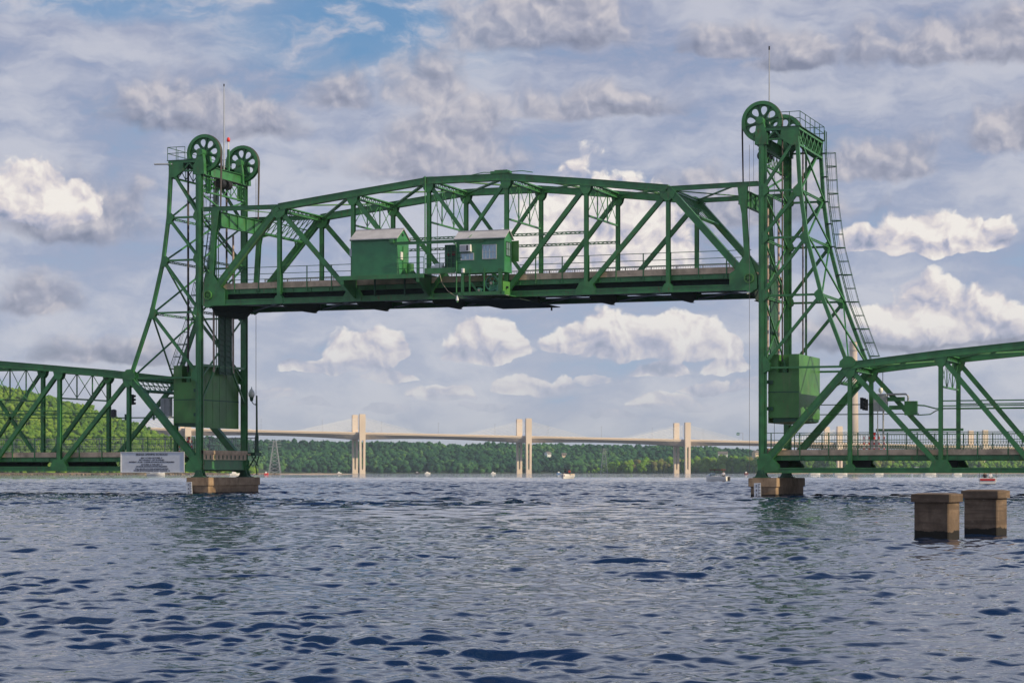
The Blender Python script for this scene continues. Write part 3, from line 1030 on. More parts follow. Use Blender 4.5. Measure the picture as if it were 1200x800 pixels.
    for i in range(1, n - 1):
        m = MB(mir)
        for (ya, yb, dz) in ((.22, TW - .22, .10), (TW - .22, .22, -.06)):
            m.laced((xs[i] + .25, ya, zt[i] + dz), (xs[i + 1] - .25, yb, zt[i + 1] + dz), .09, .30, ZAX, .08, .28)
        m.build('top_lateral', 'green', root)
    # sway frames
    for i in range(2, n - 1):
        m = MB(mir); z0 = swz; z2 = zt[i] - .28; x = xs[i]
        m.bar((x, .18, z0), (x, TW - .18, z0), .14, .12, XAX)
        w = (TW - .4) / 3
        for k in range(3):
            ya, yb = .2 + k * w, .2 + (k + 1) * w
            m.bar((x - .03, ya, z0 + .06), (x - .03, yb, z2), .025, .065, XAX); m.bar((x + .03, yb, z0 + .06), (x + .03, ya, z2), .025, .065, XAX)
            if k: m.bar((x, ya, z0 + .06), (x, ya, z2), .06, .12, XAX)
        m.build('sway_frame', 'green', root)
    # portal bracing in the plane of the end posts
    for (i0, i1) in ((0, 1), (n, n - 1)):
        p = Vector((xs[i0], 0, zb + .25)); q = Vector((xs[i1], 0, zt[i1])); dv = (p - q).normalized()
        hh = dk['portal']
        m = MB(mir)
        A = q + dv * .25; B = q + dv * hh
        nrm = dv.cross(YAX).normalized()
        def P3(base, y): return Vector((base.x, y, base.z))
        m.bar(P3(A, .2), P3(A, TW - .2), .22, .14, nrm); m.bar(P3(B, .2), P3(B, TW - .2), .22, .14, nrm)
        k = 9; w = (TW - .4) / k
        for j in range(k):
            ya, yb = .2 + j * w, .2 + (j + 1) * w
            m.bar(P3(A, ya) + nrm * .03, P3(B, yb) + nrm * .03, .03, .09, nrm); m.bar(P3(B, ya) - nrm * .03, P3(A, yb) - nrm * .03, .03, .09, nrm)
        Mi = (A + B) / 2
        m.bar(P3(Mi, .2), P3(Mi, TW - .2), .05, .07, nrm)
        K = q + dv * (hh + 1.25)                         # curved knees
        for s_ in (0, 1):
            pts = []
            for j in range(7):
                t = j / 6 * math.pi / 2
                y = .2 + 1.7 * (1 - math.cos(t)); bz = K + (B - K) * math.sin(t)
                pts.append(P3(bz, y if s_ == 0 else TW - y))
            for u, w_ in zip(pts[:-1], pts[1:]): m.bar(u, w_, .20, .07, nrm)
            for j in (2, 4): m.bar(pts[j], P3(B, pts[j].y), .04, .06, nrm)
        m.build('portal_bracing', 'green', root)


def root_child(root, mir, name, xs, dk, y):
    n = len(xs) - 1
    zt_, zm, zl = dk['rail'][0], (dk['rail'][0] * .52 + dk['slab'][1] * .48), dk['slab'][1] + .24
    x0, x1 = xs[0] + .15, xs[n] - .15
    gaps = dk.get('gaps', [])
    segs = []; a = x0
    for (g0, g1) in gaps: segs.append((a, g0)); a = g1
    segs.append((a, x1))
    for (a, b) in segs:
        m = MB(mir)
        for z in (zt_, zm + .05, zl):
            m.tube([(a, y, z), (b, y, z)], .024, 6)
        o = m.build(name, 'green_rail', root)
    k = 0
    while x0 + k * 2.03 <= x1:
        x = x0 + k * 2.03
        if not any(g0 - .1 < x < g1 + .1 for g0, g1 in gaps):
            mm = MB(mir); mm.box(x - .035, x + .035, y - .03, y + .03, dk['fascia'][0] + .05, zt_ - .01); mm.build('rail_post', 'green', o)
        k += 1
    return o


# lift span, raised
lift = thing('lift_span', 'raised green steel truss lift span held high between the two towers', 'bridge span', (L / 2, TW / 2, 14.3))
P = L / 7
xs = [i * P for i in range(8)]
truss_span(lift, False, xs, [None, 21.66, 22.38, 23.08, 23.08, 22.42, 21.70, None], 14.58, .44,
           dict(slab=(15.62, 16.06), fascia=(15.26, 15.60), fb=14.12, str=(14.80, 15.50), rail=(17.20, 0, 17.17), portal=2.5, strutz=18.85,
                gaps=[(12.6, 25.3)], latmat='grey_metal'), 20.08, 'lift')
for s in (0, 1):
    mir = bool(s)
    for yc in (0.0, TW):
        sg = -1 if yc == 0 else 1
        m = MB(mir)                                     # level strut out to the tower
        m.bar((-.40, yc, 21.75), (P, yc, 21.68), .30, .30); m.bar((-.40, yc, 21.91), (P, yc, 21.84), .40, .025)
        m.build('end_strut', 'green', lift)
        m = MB(mir)                                     # hanger post
        m.poly([(.36, 21.6), (1.04, 21.6), (.92, 20.6), (.74, 19.7), (.48, 15.4), (.10, 15.4), (.40, 19.7), (.38, 20.6)], yc - .17, yc - .14)
        m.poly([(.36, 21.6), (1.04, 21.6), (.92, 20.6), (.74, 19.7), (.48, 15.4), (.10, 15.4), (.40, 19.7), (.38, 20.6)], yc + .14, yc + .17)
        m.bar((.28, yc, 15.3), (.58, yc, 19.8), .27, .025); m.bar((.58, yc, 19.8), (.68, yc, 21.5), .27, .025)
        m.build('hanger_post', 'green', lift)
        gusset([(-.38, 14.45), (.1, 14.18), (.45, 14.36), (1.6, 14.36), (1.6, 15.55), (1.25, 15.75), (.58, 16.75), (.16, 16.75), (-.36, 15.3)], yc, .235, lift, mir)
        m = MB(mir); c = (.18, yc + sg * .34, 15.18)
        m.ring(c, .26, .34, .12, 28); m.ring(c, .03, .09, .14, 14)
        for k in range(6):
            t = k * math.pi / 3 + .2
            m.bar((c[0] + .08 * math.cos(t), c[1], c[2] + .08 * math.sin(t)), (c[0] + .27 * math.cos(t), c[1], c[2] + .27 * math.sin(t)), .06, .05)
        m.build('guide_wheel', 'green_box', lift)
    m = MB(mir)                                         # lifting girder
    m.box(.93, .96, .2, TW - .2, 20.45, 21.52); m.box(.80, 1.09, .2, TW - .2, 21.52, 21.56); m.box(.80, 1.09, .2, TW - .2, 20.41, 20.45)
    for k in range(6):
        y = .2 + (TW - .4) * k / 5; m.box(.83, .929, y - .02, y + .02, 20.46, 21.51); m.box(.961, 1.06, y - .02, y + .02, 20.46, 21.51)
    m.build('lifting_girder', 'green', lift)
    m = MB(mir)
    m.laced((1.1, .2, 21.8), (P - .2, TW - .2, 21.72), .05, .24, ZAX, .06, .3); m.laced((1.1, TW - .2, 21.66), (P - .2, .2, 21.58), .05, .24, ZAX, .06, .3)
    m.build('top_lateral', 'green', lift)
    m = MB(mir)                                         # end floor girder
    m.poly([(.2, 14.4), (1.3, 13.75), (TW - 1.3, 13.75), (TW - .2, 14.4), (TW - .2, 15.4), (.2, 15.4)], .06, .10, 'X')
    m.box(-.05, .2, 1.3, TW - 1.3, 13.71, 13.75)
    m.build('end_floor_beam', 'under_steel', lift)
# little housings on the crown of the top chord
m = MB(); m.box(23.2, 24.7, -.24, .24, 23.36, 23.52); m.box(23.5, 24.5, -.18, .18, 23.52, 23.60); m.tube([(21.7, 0, 23.36), (22.6, 0, 23.50), (23.2, 0, 23.46)], .03, 6); m.tube([(24.7, 0, 23.46), (25.6, 0, 23.48), (26.4, 0, 23.33)], .03, 6)
m.build('cable_housing', 'green', lift)
m = MB(); m.box(17.9, 18.7, -.22, .22, 23.20, 23.36); m.tube([(18.1, -.3, 23.4), (18.1, -.3, 18.6)], .05, 8); m.tube([(18.1, -.3, 18.65), (17.7, -.6, 18.2)], .05, 8)
m.build('conduit', 'green', lift)
m = MB(); m.tube([(15.9, TW, 22.6), (15.9, TW, 17.3)], .02, 6); m.build('drop_wire', 'cable', lift)

# fixed spans
FP = 6.2
fx = [-.65 - FP * i for i in range(8)]
fzt = [None, 9.10, 9.78, 10.32, 10.34, 9.82, 9.12, None]


def fixed(mir, lab):
    r = thing('fixed_span', lab, 'bridge span', (L - fx[3] if mir else fx[3], TW / 2, 1.75))
    x2 = fx[::-1]; z2 = fzt[::-1]
    dz = -.14 if mir else 0.0
    z2 = [None if z is None else z + dz * .7 for z in z2]
    truss_span(r, mir, x2, z2, 1.97 + dz, .38,
               dict(slab=(2.88, 3.26), fascia=(2.54, 2.86), fb=1.86, str=(2.56, 2.86), rail=(4.42, 0, 4.48), portal=1.5, strutz=6.35, latmat='grey_metal' if not mir else 'green_rail'),
               7.5, 'fixed')
    for yc in (0.0, TW):
        gusset([(-1.9, 1.78), (-.45, 1.62), (-.38, 2.6), (-.75, 3.0), (-1.15, 3.0), (-1.9, 2.2)], yc, .225, r, mir)
        gusset([(-7.35, 9.2), (-6.95, 9.62), (-6.60, 9.66), (-6.2, 9.3), (-6.15, 9.0), (-6.4, 8.8), (-7.1, 8.9)], yc, .255, r, mir)
    m = MB(mir); m.box(-.62, -.58, .3, TW - .3, 1.92, 2.62); m.box(-.72, -.45, .3, TW - .3, 1.88, 1.92); m.box(-.72, -.45, .3, TW - .3, 2.62, 2.66)
    m.build('end_floor_beam', 'green', r)
    m = MB(mir); m.box(-.74, -.46, .2, TW - .1, 2.662, 3.10); m.box(-.78, -.40, .15, TW - .05, 3.10, 3.38)
    o = m.build('deck_end', 'deck_concrete', r)
    m = MB(mir)
    for k in range(10):
        y = .6 + k * .68; m.box(-.459, -.43, y - .07, y + .07, 2.72, 3.02)
    m.build('expansion_slot', 'green_dark', o)
    return r


left_span = fixed(False, 'low green truss span running off the left edge in front of the green hill')
right_span = fixed(True, 'low green truss span running off the right edge beyond the two concrete blocks')

# ------------------------------------------------------------------ towers
NODE_Z = [8.95, 13.95, 17.95, 21.22, 24.9]
BACK_X = [-6.75, -4.86, -3.84, -3.38, -3.16]
LX = -.66


def tower(mir, lab):
    T = thing('lift_tower', lab, 'tower', (L - LX if mir else LX, TW / 2, 1.31))
    for yc in (0.0, TW):
        m = MB(mir)
        m.ibar((LX, yc, 1.75), (LX, yc, 25.0), .36, .36, YAX, .03); m.bar((LX - .19, yc, 1.75), (LX - .19, yc, 24.9), .05, .36)
        m.bar((LX + .0, yc + .19 if yc else yc - .19, 1.8), (LX + .0, yc + .19 if yc else yc - .19, 24.2), .02, .10)
        m.build('front_leg', 'green', T)
        m = MB(mir)
        for a in range(4):
            p = (BACK_X[a], yc, NODE_Z[a]); q = (BACK_X[a + 1], yc, NODE_Z[a + 1])
            m.bar(p, q, .26, .25, YAX)
        m.build('back_leg', 'green', T)
        for a in range(4):
            if a < 4:
                m = MB(mir)
                zz = NODE_Z[a]
                m.ibar((LX - .15, yc, zz), (BACK_X[a] + .1, yc, zz), .20, .14, YAX, .02)
                m.build('side_strut', 'green', T)
            lo = (LX - .1, yc, NODE_Z[a] + .15); hi = (BACK_X[a + 1] + .1, yc, NODE_Z[a + 1] - .12)
            MB(mir).ibar(lo, hi, .22, .20, YAX, .02).build('side_diagonal', 'green', T)
            x, z = BACK_X[a + 1], NODE_Z[a + 1]
            if a < 3:
                gusset([(x - .16, z - .42), (x + .20, z - .5), (x + .46, z - .1), (x + .46, z + .12), (x + .1, z + .45), (x - .04, z + .4)], yc, .14, T, mir)
            gusset([(LX - .10, z - .42 if a < 3 else z - .3), (LX - .48, z - .15), (LX - .48, z + .18), (LX - .34, z + .45), (LX - .10, z + .45)], yc, .19, T, mir)
        gusset([(LX - .10, 8.55), (LX - .62, 8.8), (LX - .62, 9.25), (LX - .3, 9.75), (LX - .10, 9.75)], yc, .19, T, mir)
        # bearing shoe on the pier
        m = MB(mir)
        m.box(LX - .55, LX + .55, yc - .42, yc + .42, 1.312, 1.37); m.box(LX - .4, LX + .4, yc - .34, yc + .34, 1.37, 1.44)
        m.poly([(LX - .38, 1.44), (LX + .38, 1.44), (LX + .22, 1.85), (LX - .22, 1.85)], yc - .27, yc - .23); m.poly([(LX - .38, 1.44), (LX + .38, 1.44), (LX + .22, 1.85), (LX - .22, 1.85)], yc + .23, yc + .27)
        m.box(LX - .03, LX + .03, yc - .3, yc + .3, 1.44, 1.9)
        m.tube([(LX, yc - .32, 1.62), (LX, yc + .32, 1.62)], .14, 14)
        m.build('bearing_shoe', 'green_dark', T)
    # faces across the bridge: front (between the legs) and back
    for face, X in (('front', [LX] * 5), ('back', BACK_X)):
        m0 = []
        for a in range(4):
            if face == 'front' and a == 0:
                pass
            m = MB(mir)
            z0, z1 = NODE_Z[a], NODE_Z[a + 1]; x0, x1 = X[a], X[a + 1]
            if face == 'front' and a == 3: z1 = 23.1
            m.bar((x0, .2, z0), (x1, TW - .2, z1), .10, .12, XAX); m.build('cross_brace', 'green', T)
            m = MB(mir)
            m.bar((x0 - .11, TW - .2, z0), (x1 - .11, .2, z1), .10, .12, XAX); m.build('cross_brace', 'green', T)
        for a in range(1 if face == 'front' else 0, 4):
            m = MB(mir); m.laced((X[a], .18, NODE_Z[a] - .02), (X[a], TW - .18, NODE_Z[a] - .02), .10, .18, XAX, .05, .35)
            m.build('cross_strut', 'green', T)
    # hangers dropping from the crossings of the back face
    # portal over the road below the counterweight
    m = MB(mir)
    m.bar((LX + .05, .2, 7.2), (LX + .05, 2.4, 9.8), .12, .16, XAX); m.bar((LX + .05, TW - .2, 7.2), (LX + .05, TW - 2.4, 9.8), .12, .16, XAX)
    m.bar((LX + .05, .2, 9.9), (LX + .05, TW - .2, 9.9), .14, .18, XAX)
    m.build('portal_knee', 'green', T)
    # head of the tower
    m = MB(mir)
    m.box(LX + .20, LX + .26, .2, TW - .2, 24.45, 25.15); m.box(LX + .08, LX + .38, .2, TW - .2, 25.15, 25.2); m.box(LX + .08, LX + .38, .2, TW - .2, 24.40, 24.45)
    m.build('head_girder', 'green', T)
    m = MB(mir); w = (TW - .6) / 6
    m.bar((LX + .1, .25, 23.2), (LX + .1, TW - .25, 23.2), .16, .12, XAX); m.bar((LX + .1, .25, 24.25), (LX + .1, TW - .25, 24.25), .16, .12, XAX)
    for k in range(6):
        ya, yb = .3 + k * w, .3 + (k + 1) * w
        m.bar((LX + .07, ya, 23.25), (LX + .07, yb, 24.2), .03, .08, XAX); m.bar((LX + .13, yb, 23.25), (LX + .13, ya, 24.2), .03, .08, XAX)
        m.bar((LX + .1, yb, 23.25), (LX + .1, yb, 24.2), .05, .06, XAX)
    m.build('head_lattice', 'green', T)
    for yc, sg in ((0.0, 1), (TW, -1)):
        m = MB(mir)                                     # side frame carrying platform
        m.bar((LX, yc, 25.48), (-3.35, yc, 25.48), .22, .20); m.bar((LX, yc, 24.78), (-2.2, yc, 24.78), .20, .12)
        m.poly([(-3.30, 25.38), (-2.05, 25.38), (-2.0, 24.85), (-2.75, 24.30), (-3.30, 24.30)], yc - .14, yc - .11); m.poly([(-3.30, 25.38), (-2.05, 25.38), (-2.0, 24.85), (-2.75, 24.30), (-3.30, 24.30)], yc + .11, yc + .14)
        m.bar((-1.0, yc, 24.8), (-1.6, yc, 25.4), .1, .12); m.bar((-2.1, yc, 24.8), (-1.6, yc, 25.4), .1, .12)
        m.build('head_bracket', 'green', T)
        m = MB(mir)                                     # sheave bearings: on the leg and on an inner post
        for yy, hw in ((yc, .20), (yc + sg * 1.08, .13)):
            m.poly([(LX - .46, 24.45), (LX + .46, 24.45), (LX + .40, 25.5), (LX + .30, 26.1), (LX - .14, 26.1), (LX - .34, 25.3), (LX - .46, 25.2)], yy - hw, yy + hw)
            m.tube([(-.56, yy - hw - .12, 26.12), (-.56, yy + hw + .12, 26.12)], .27, 18)
        m.build('sheave_bearing', 'green', T)
        MB(mir).ibar((LX + .1, yc + sg * 1.08, 23.1), (LX + .1, yc + sg * 1.08, 24.45), .26, .30).build('inner_post', 'green', T)
        # sheave
        C = (-.56, yc + sg * .56, 26.12)
        outer = [(1.26 * math.cos(t), 1.26 * math.sin(t)) for t in np.linspace(0, 2 * math.pi, 64, endpoint=False)]
        holes = []
        for k in range(8):
            a = k * math.pi / 4 + .15
            lp = []
            for t in np.linspace(0, 2 * math.pi, 16, endpoint=False):
                rr = .79 + .30 * math.cos(t); ww = (.13 + .15 * (rr - .49) / .60) * math.sin(t)
                lp.append((rr * math.cos(a) - ww * math.sin(a), rr * math.sin(a) + ww * math.cos(a)))
            holes.append(lp)
        sh = shape_part('sheave', outer, holes, .05, C, 'green', T) if not mir else None
        if mir:
            sh = shape_part('sheave', outer, holes, .05, C, 'green', T, True)
        m = MB(mir)
        m.ring(C, 1.22, 1.40, .36, 64); m.ring((C[0], C[1] - .19, C[2]), 1.2, 1.44, .03, 64); m.ring((C[0], C[1] + .19, C[2]), 1.2, 1.44, .03, 64)
        m.build('sheave_rim', 'green', sh)
        m = MB(mir); m.ring(C, .05, .30, .46, 24)
        for k in range(8):
            a = k * math.pi / 4 + .15 + math.pi / 8
            m.bar((C[0] + .28 * math.cos(a), C[1], C[2] + .28 * math.sin(a)), (C[0] + 1.22 * math.cos(a), C[1], C[2] + 1.22 * math.sin(a)), .22, .035)
        m.build('sheave_hub', 'green_dark', sh)
    # back head lattice
    m = MB(mir); X = -3.28
    m.bar((X, .1, 25.46), (X, TW - .1, 25.46), .12, .14, XAX); m.bar((X, .1, 24.35), (X, TW - .1, 24.35), .12, .14, XAX)
    for k in range(6):
        ya, yb = .15 + k * 1.185, .15 + (k + 1) * 1.185
        m.bar((X - .03, ya, 24.4), (X - .03, yb, 25.4), .025, .08, XAX); m.bar((X + .03, yb, 24.4), (X + .03, ya, 25.4), .025, .08, XAX); m.bar((X, yb, 24.4), (X, yb, 25.4), .05, .05, XAX)
    m.build('head_lattice', 'green', T)
    # machinery under the head: cross shaft with two drums
    m = MB(mir)
    m.tube([(-.1, 1.4, 24.35), (-.1, 5.6, 24.35)], .05, 8)
    for y in (2.1, 3.15): m.tube([(-.15, y, 24.0), (-.15, y + .55, 24.0)], .36, 20)
    m.build('drum_set', 'black', T)
    # platform and rails
    m = MB(mir); m.box(-3.45, -.95, -.15, TW + .15, 25.585, 25.63)
    m.build('platform', 'green_dark', T)
    m = MB(mir)
    pts = [(-3.4, -.12), (-3.4, TW + .12)]
    for z in (26.15, 26.62):
        m.tube([(-1.9, -.12, z), (-3.4, -.12, z), (-3.4, TW + .12, z), (-1.9, TW + .12, z)], .026, 6)
    for (x, y) in [(-1.9, -.12), (-2.65, -.12), (-3.4, -.12), (-3.4, 1.5), (-3.4, 3), (-3.4, 4.5), (-3.4, 6), (-3.4, TW + .12), (-2.65, TW + .12), (-1.9, TW + .12)]:
        m.tube([(x, y, 25.63), (x, y, 26.62)], .026, 6)
    m.build('handrail', 'green_dark', T)
    # ladder with a safety cage up the far back leg
    pts = []
    lv = [9.7, 10.9, 12.3, 13.95, 15.9, 17.95, 19.6, 21.22, 23.0, 24.9, 26.3]
    def bx(z): return float(np.interp(z, NODE_Z, BACK_X)) if z <= 24.9 else BACK_X[-1]
    m = MB(mir)
    for y in (TW - .25, TW + .25):
        m.tube([(bx(z) - .38, y, z) for z in lv], .032, 6)
    z = 9.9
    while z < 25.2:
        m.tube([(bx(z) - .38, TW - .25, z), (bx(z) - .38, TW + .25, z)], .014, 5); z += .32
    for z in (10.5, 12, 13.95, 15.9, 17.95, 19.6, 21.2, 23, 24.7): m.bar((bx(z), TW, z), (bx(z) - .38, TW, z), .5, .05)
    lad = m.build('ladder', 'green_dark', T)
    m = MB(mir)
    def arc(z, dz=0):
        return [(bx(z) - .38 - .72 * math.sin(t), TW - .36 * math.cos(t), z) for t in np.linspace(0, math.pi, 9)]
    z = 10.0; k = 0
    while z < 24.8:
        m.tube(arc(z), .022 if k % 2 else .035, 5); z += .98; k += 1
    zz = np.linspace(10.0, 24.7, 16)
    for j in range(1, 8, 1 if True else 2):
        if j in (2, 6): continue
        m.tube([arc(float(z))[j] for z in zz], .014, 4)
    m.build('ladder_cage', 'green_dark', lad)
    # service pipes and a ribbed cable shield between the legs
    for y in (2.05, 5.27):
        m = MB(mir); m.tube([(-.58, y, 9.45), (-.58, y, 20.3)], .085, 8); m.build('guide_pipe', 'pipe', T)
    m = MB(mir)
    for y0 in (2.88, 3.93):
        m.box(-.60, -.56, y0, y0 + .99, 9.3, 16.4 if mir else 14.4)
        m.box(-.56, -.50, y0, y0 + .04, 9.3, 16.4 if mir else 14.4); m.box(-.56, -.50, y0 + .95, y0 + .99, 9.3, 16.4 if mir else 14.4)
        z = 9.5
        while z < (16.2 if mir else 14.2):
            m.bar((-.53, y0 + .08, z + .06), (-.53, y0 + .90, z - .06), .05, .07, XAX); z += .42
    m.build('cable_shield', 'green_dark', T)
    for y in (5.9, 6.25): MB(mir).tube([(-2.4, y, 9.4), (-2.4, y, 24.6)], .04, 6).build('conduit', 'green_dark', T)
    m = MB(mir); m.tube([(.28, TW + .1, 25), (.28, TW + .1, 1.9)], .018, 5); m.build('guide_wire', 'cable', T)
    m = MB(mir); m.tube([(-.05 if not mir else .08, -.55, 24.4), (-.05 if not mir else .08, -.55, 1.9)], .014, 5)
    m.build('guide_wire', 'cable', T)
    m = MB(mir); m.tube([(.15, .9, 25.2), (.15, .9, 21.9)], .012, 5); m.build('guide_wire', 'cable', T)
    return T


lt = tower(False, 'left lift tower of green steel with two spoked sheaves seen side by side')
rt = tower(True, 'right lift tower of green steel with a caged ladder down its outer leg')

# masts and the beacon
t = thing('antenna_mast', 'thin pale antenna mast rising beside the red beacon on the left tower', 'antenna', (-.56, 3.7, 25.2))
MB().tube([(-.56, 3.7, 25.2), (-.56, 3.7, 31.85)], .055, 8, .03).build('mast', 'galvanized', t)
MB().tube([(-.56, 3.7, 31.75), (-.56, 3.7, 31.95)], .05, 8).build('tip', 'black', t)
t = thing('antenna_mast', 'thin pale antenna mast rising above the sheaves of the right tower', 'antenna', (42.95, 3.7, 25.2))
MB().tube([(42.95, 3.7, 25.2), (42.95, 3.7, 31.85)], .055, 8, .03).build('mast', 'galvanized', t)
MB().tube([(42.95, 3.7, 31.72), (42.95, 3.7, 31.98)], .055, 8).build('tip', 'black', t)
t = thing('beacon_light', 'small red beacon on a green stub between the left tower sheaves', 'beacon', (-.28, 3.9, 25.2))
MB().box(-.36, -.20, 3.82, 3.98, 25.2, 26.85).build('post', 'green', t)
MB().tube([(-.28, 3.9, 26.85), (-.28, 3.9, 27.45)], .05, 8).build('stem', 'white_paint', t)
m = MB(); m.lathe((-.28, 3.9, 27.45), [(.09, 0), (.13, .03), (.13, .25), (.08, .33), (.01, .36)], 14); m.build('lens', 'beacon_red', t, True)
t = thing('boom_arm', 'short grey level arm jutting left from the head of the left tower', 'arm', (-3.3, -.1, 25.3))
MB().tube([(-3.0, -.1, 25.33), (-4.35, -.5, 25.33)], .065, 8).build('arm', 'galvanized', t)
MB().box(-3.3, -3.1, -.22, -.14, 25.2, 25.46).build('bracket', 'green', t)


def weight(mir, lab):
    C = thing('counterweight', lab, 'counterweight', (L + 2.1 if mir else -2.1, TW / 2, 5.1))
    m = MB(mir); x0, x1, y0, y1 = -3.2, -1.03, .45, 7.0
    m.box(x0, x1, y0, y1, 5.48, 8.62)
    sl = (-2.48, -1.72)
    m.box(x0, sl[0], y0, y0 + .85, 8.62, 9.9); m.box(sl[1], x1, y0, y0 + .85, 8.62, 9.9)
    m.box(x0, sl[0], y1 - .85, y1, 8.62, 9.9); m.box(sl[1], x1, y1 - .85, y1, 8.62, 9.9)
    m.box(x0, x1, y0 + .85, y1 - .85, 8.62, 9.9)
    m.build('block', 'green_box', C)
    m = MB(mir); m.poly([(x0 + .05, 5.48), (x1 - .25, 5.48), (x1 - .3, 5.14), (x0 + .25, 5.22), (x0 + .05, 5.3)], y0 + .12, y1 - .12); m.build('base_beam', 'green_dark', C)
    m = MB(mir); m.box(x1 + .002, x1 + .03, y0 + .02, y1, 5.12, 9.86)
    o = m.build('side_plate', 'green_box', C)
    m = MB(mir); m.box(x0 - .002, x1 + .01, y0 - .025, y0, 7.24, 7.31); m.box(x1 + .03, x1 + .05, y0, y1, 7.22, 7.30)
    m.build('seam', 'green_dark', C)
    m = MB(mir)
    for y in (1.6, 2.7, 3.8, 4.9, 5.9): m.box(x1 + .03, x1 + .045, y - .02, y + .02, 5.2, 9.8)
    m.build('plate_joint', 'green_box', C)
    for z in (7.85, 6.0):
        m = MB(mir); m.box(x1 - .35, x1 + .25, y0 - .16, y0 - .028, z, z + .25); m.box(x1 + .12, x1 + .22, y0 - .3, y0 - .16, z - .08, z + .33)
        m.build('guide_shoe', 'green_dark', C)
    for (ya) in (y0 + .3, y1 - .6):
        m = MB(mir); m.box(-2.25, -1.95, ya, ya + .3, 8.63, 9.05); m.tube([(-2.1, ya + .15, 9.0), (-2.0, ya + .15, 9.5)], .09, 8); m.build('rope_socket', 'green', C)
    return C


weight(False, 'green steel counterweight box hanging low inside the left tower')
weight(True, 'green steel counterweight box hanging low inside the right tower')


def rope(mir, y, lab):
    m = MB(mir); c = (-.56, y, 26.12); rr = 1.43
    for o in (-.10, -.033, .033, .10):
        pts = [(c[0] + rr - .06, y + o * .5, 21.7), (c[0] + rr, y + o, 25.2), (c[0] + rr, y + o, 26.12)]
        pts += [(c[0] + rr * math.cos(t), y + o, c[2] + rr * math.sin(t)) for t in np.linspace(.15, math.pi - .15, 16)]
        pts += [(c[0] - rr, y + o, 26.12), (c[0] - rr, y + o, 9.4)]
        m.tube(pts, .036, 6)
    ob = m.build('hoist_rope', 'rope'); 
    return tag(ob, lab, 'rope', 'counterweight ropes over the sheaves')


rope(False, .56, 'dark rope bundle over the nearer sheave of the left tower')
rope(False, TW - .56, 'dark rope bundle over the farther sheave of the left tower')
rope(True, .56, 'dark rope bundle over the nearer sheave of the right tower')
rope(True, TW - .56, 'dark rope bundle over the farther, half hidden sheave of the right tower')

# ------------------------------------------------------------------ piers
def pier(x0, x1, y0, y1, lab, seams):
    C = thing('bridge_pier', lab, 'pier', ((x0 + x1) / 2, (y0 + y1) / 2, -1))
    m = MB(); b = .1
    m.poly([(x0 + b, y0 + b + .25), (x0 + b + .25, y0 + b), (x1 - b - .05, y0 + b), (x1 - b, y0 + b + .05), (x1 - b, y1 - b), (x0 + b, y1 - b)], -1, .70, 'Z')
    m.build('shaft', 'pier_concrete', C)
    m = MB(); m.poly([(x0, y0 + .06), (x0 + .06, y0), (x1 - .06, y0), (x1, y0 + .06), (x1, y1), (x0, y1)], .702, 1.29, 'Z')
    m.poly([(x0 + .05, y0 + .1), (x0 + .1, y0 + .05), (x1 - .1, y0 + .05), (x1 - .05, y0 + .1), (x1 - .05, y1 - .05), (x0 + .05, y1 - .05)], 1.292, 1.31, 'Z')
    m.build('cap', 'pier_concrete', C)
    return C


pier(-1.45, .52, -.75, 7.75, 'tan concrete pier at the waterline under the left tower', 1)
pier(42.55, 44.62, -.75, 7.7, 'tan concrete pier at the waterline under the right tower, shaded on its right', 1)
pier(-45.6, -42.6, -.75, 8.5, 'tan concrete pier under the outer end of the left low span', 1)
pier(85.2, 88.2, -.75, 8.5, 'tan concrete pier under the outer end of the right low span', 1)


def gauge(x, lab, tilt):
    G = thing('depth_gauge', lab, 'gauge board', (x, -.92, .05), 'white depth gauges on the tower piers')
    m = MB(); w = .24
    m.poly([(x - w + tilt, .95), (x + w + tilt, .97), (x + w, -.25), (x - w, -.25)], -.95, -.90)
    m.build('board', 'sign_white', G)
    m = MB()
    for k in range(9):
        z = .05 + k * .1; tx = tilt * z
        m.box(x + w - .20 + tx, x + w - .03 + tx - (.08 if k % 2 else 0), -.958, -.952, z, z + .035)
    m.build('tick_marks', 'lettering', G)
    for k, d in enumerate(('3', '4', '5')):
        text_part(d, .24, (x - .08, -.955, .14 + k * .3), 'lettering', G, 'numeral')
    return G


gauge(-1.05, 'white depth gauge board leaning on the left tower pier', -.06)
gauge(43.27, 'white depth gauge board fixed to the right tower pier', -.02)

# sign
S = thing('sign_board', 'long white board of bridge opening hours hung on the left span', 'sign', (-4.6, -.3, 1.7))
m = MB(); m.box(-7.36, -1.82, -.36, -.31, 1.70, 3.25); m.build('panel', 'sign_white', S)
m = MB(); m.box(-7.38, -1.80, -.40, -.36, 3.22, 3.27); m.box(-7.38, -1.80, -.40, -.36, 1.68, 1.73); m.box(-7.38, -7.33, -.40, -.36, 1.73, 3.22); m.box(-1.85, -1.80, -.40, -.36, 1.73, 3.22)
m.build('frame', 'white_paint', S)
for (x) in (-7.0, -4.6, -2.2): MB().box(x - .05, x + .05, -.308, -.22, 1.75, 3.2).build('bracket', 'green', S)
rows = [("BRIDGE OPENING SCHEDULE", .21, 3.06), ("MAY 15 THRU OCTOBER 15", .15, 2.80), ("SAT & SUNDAY - LIFT IS OPENED", .15, 2.64),
        ("MONDAY - 8 A.M. - 2 HOUR ADVANCE NOTICE REQUIRED", .15, 2.48), ("OCTOBER 16 THRU MAY 14", .15, 2.29), ("24 HOUR ADVANCE NOTICE REQUIRED", .15, 2.14),
        ("CALL 651-275-1715 FOR ADVANCE NOTICE", .15, 1.95), ("OTHER MONTHS MARINE RADIO CHANNEL 16", .15, 1.81)]
for (s_, sz, z) in rows:
    text_part(s_, sz, (-4.65, -.366, z), 'lettering', S)

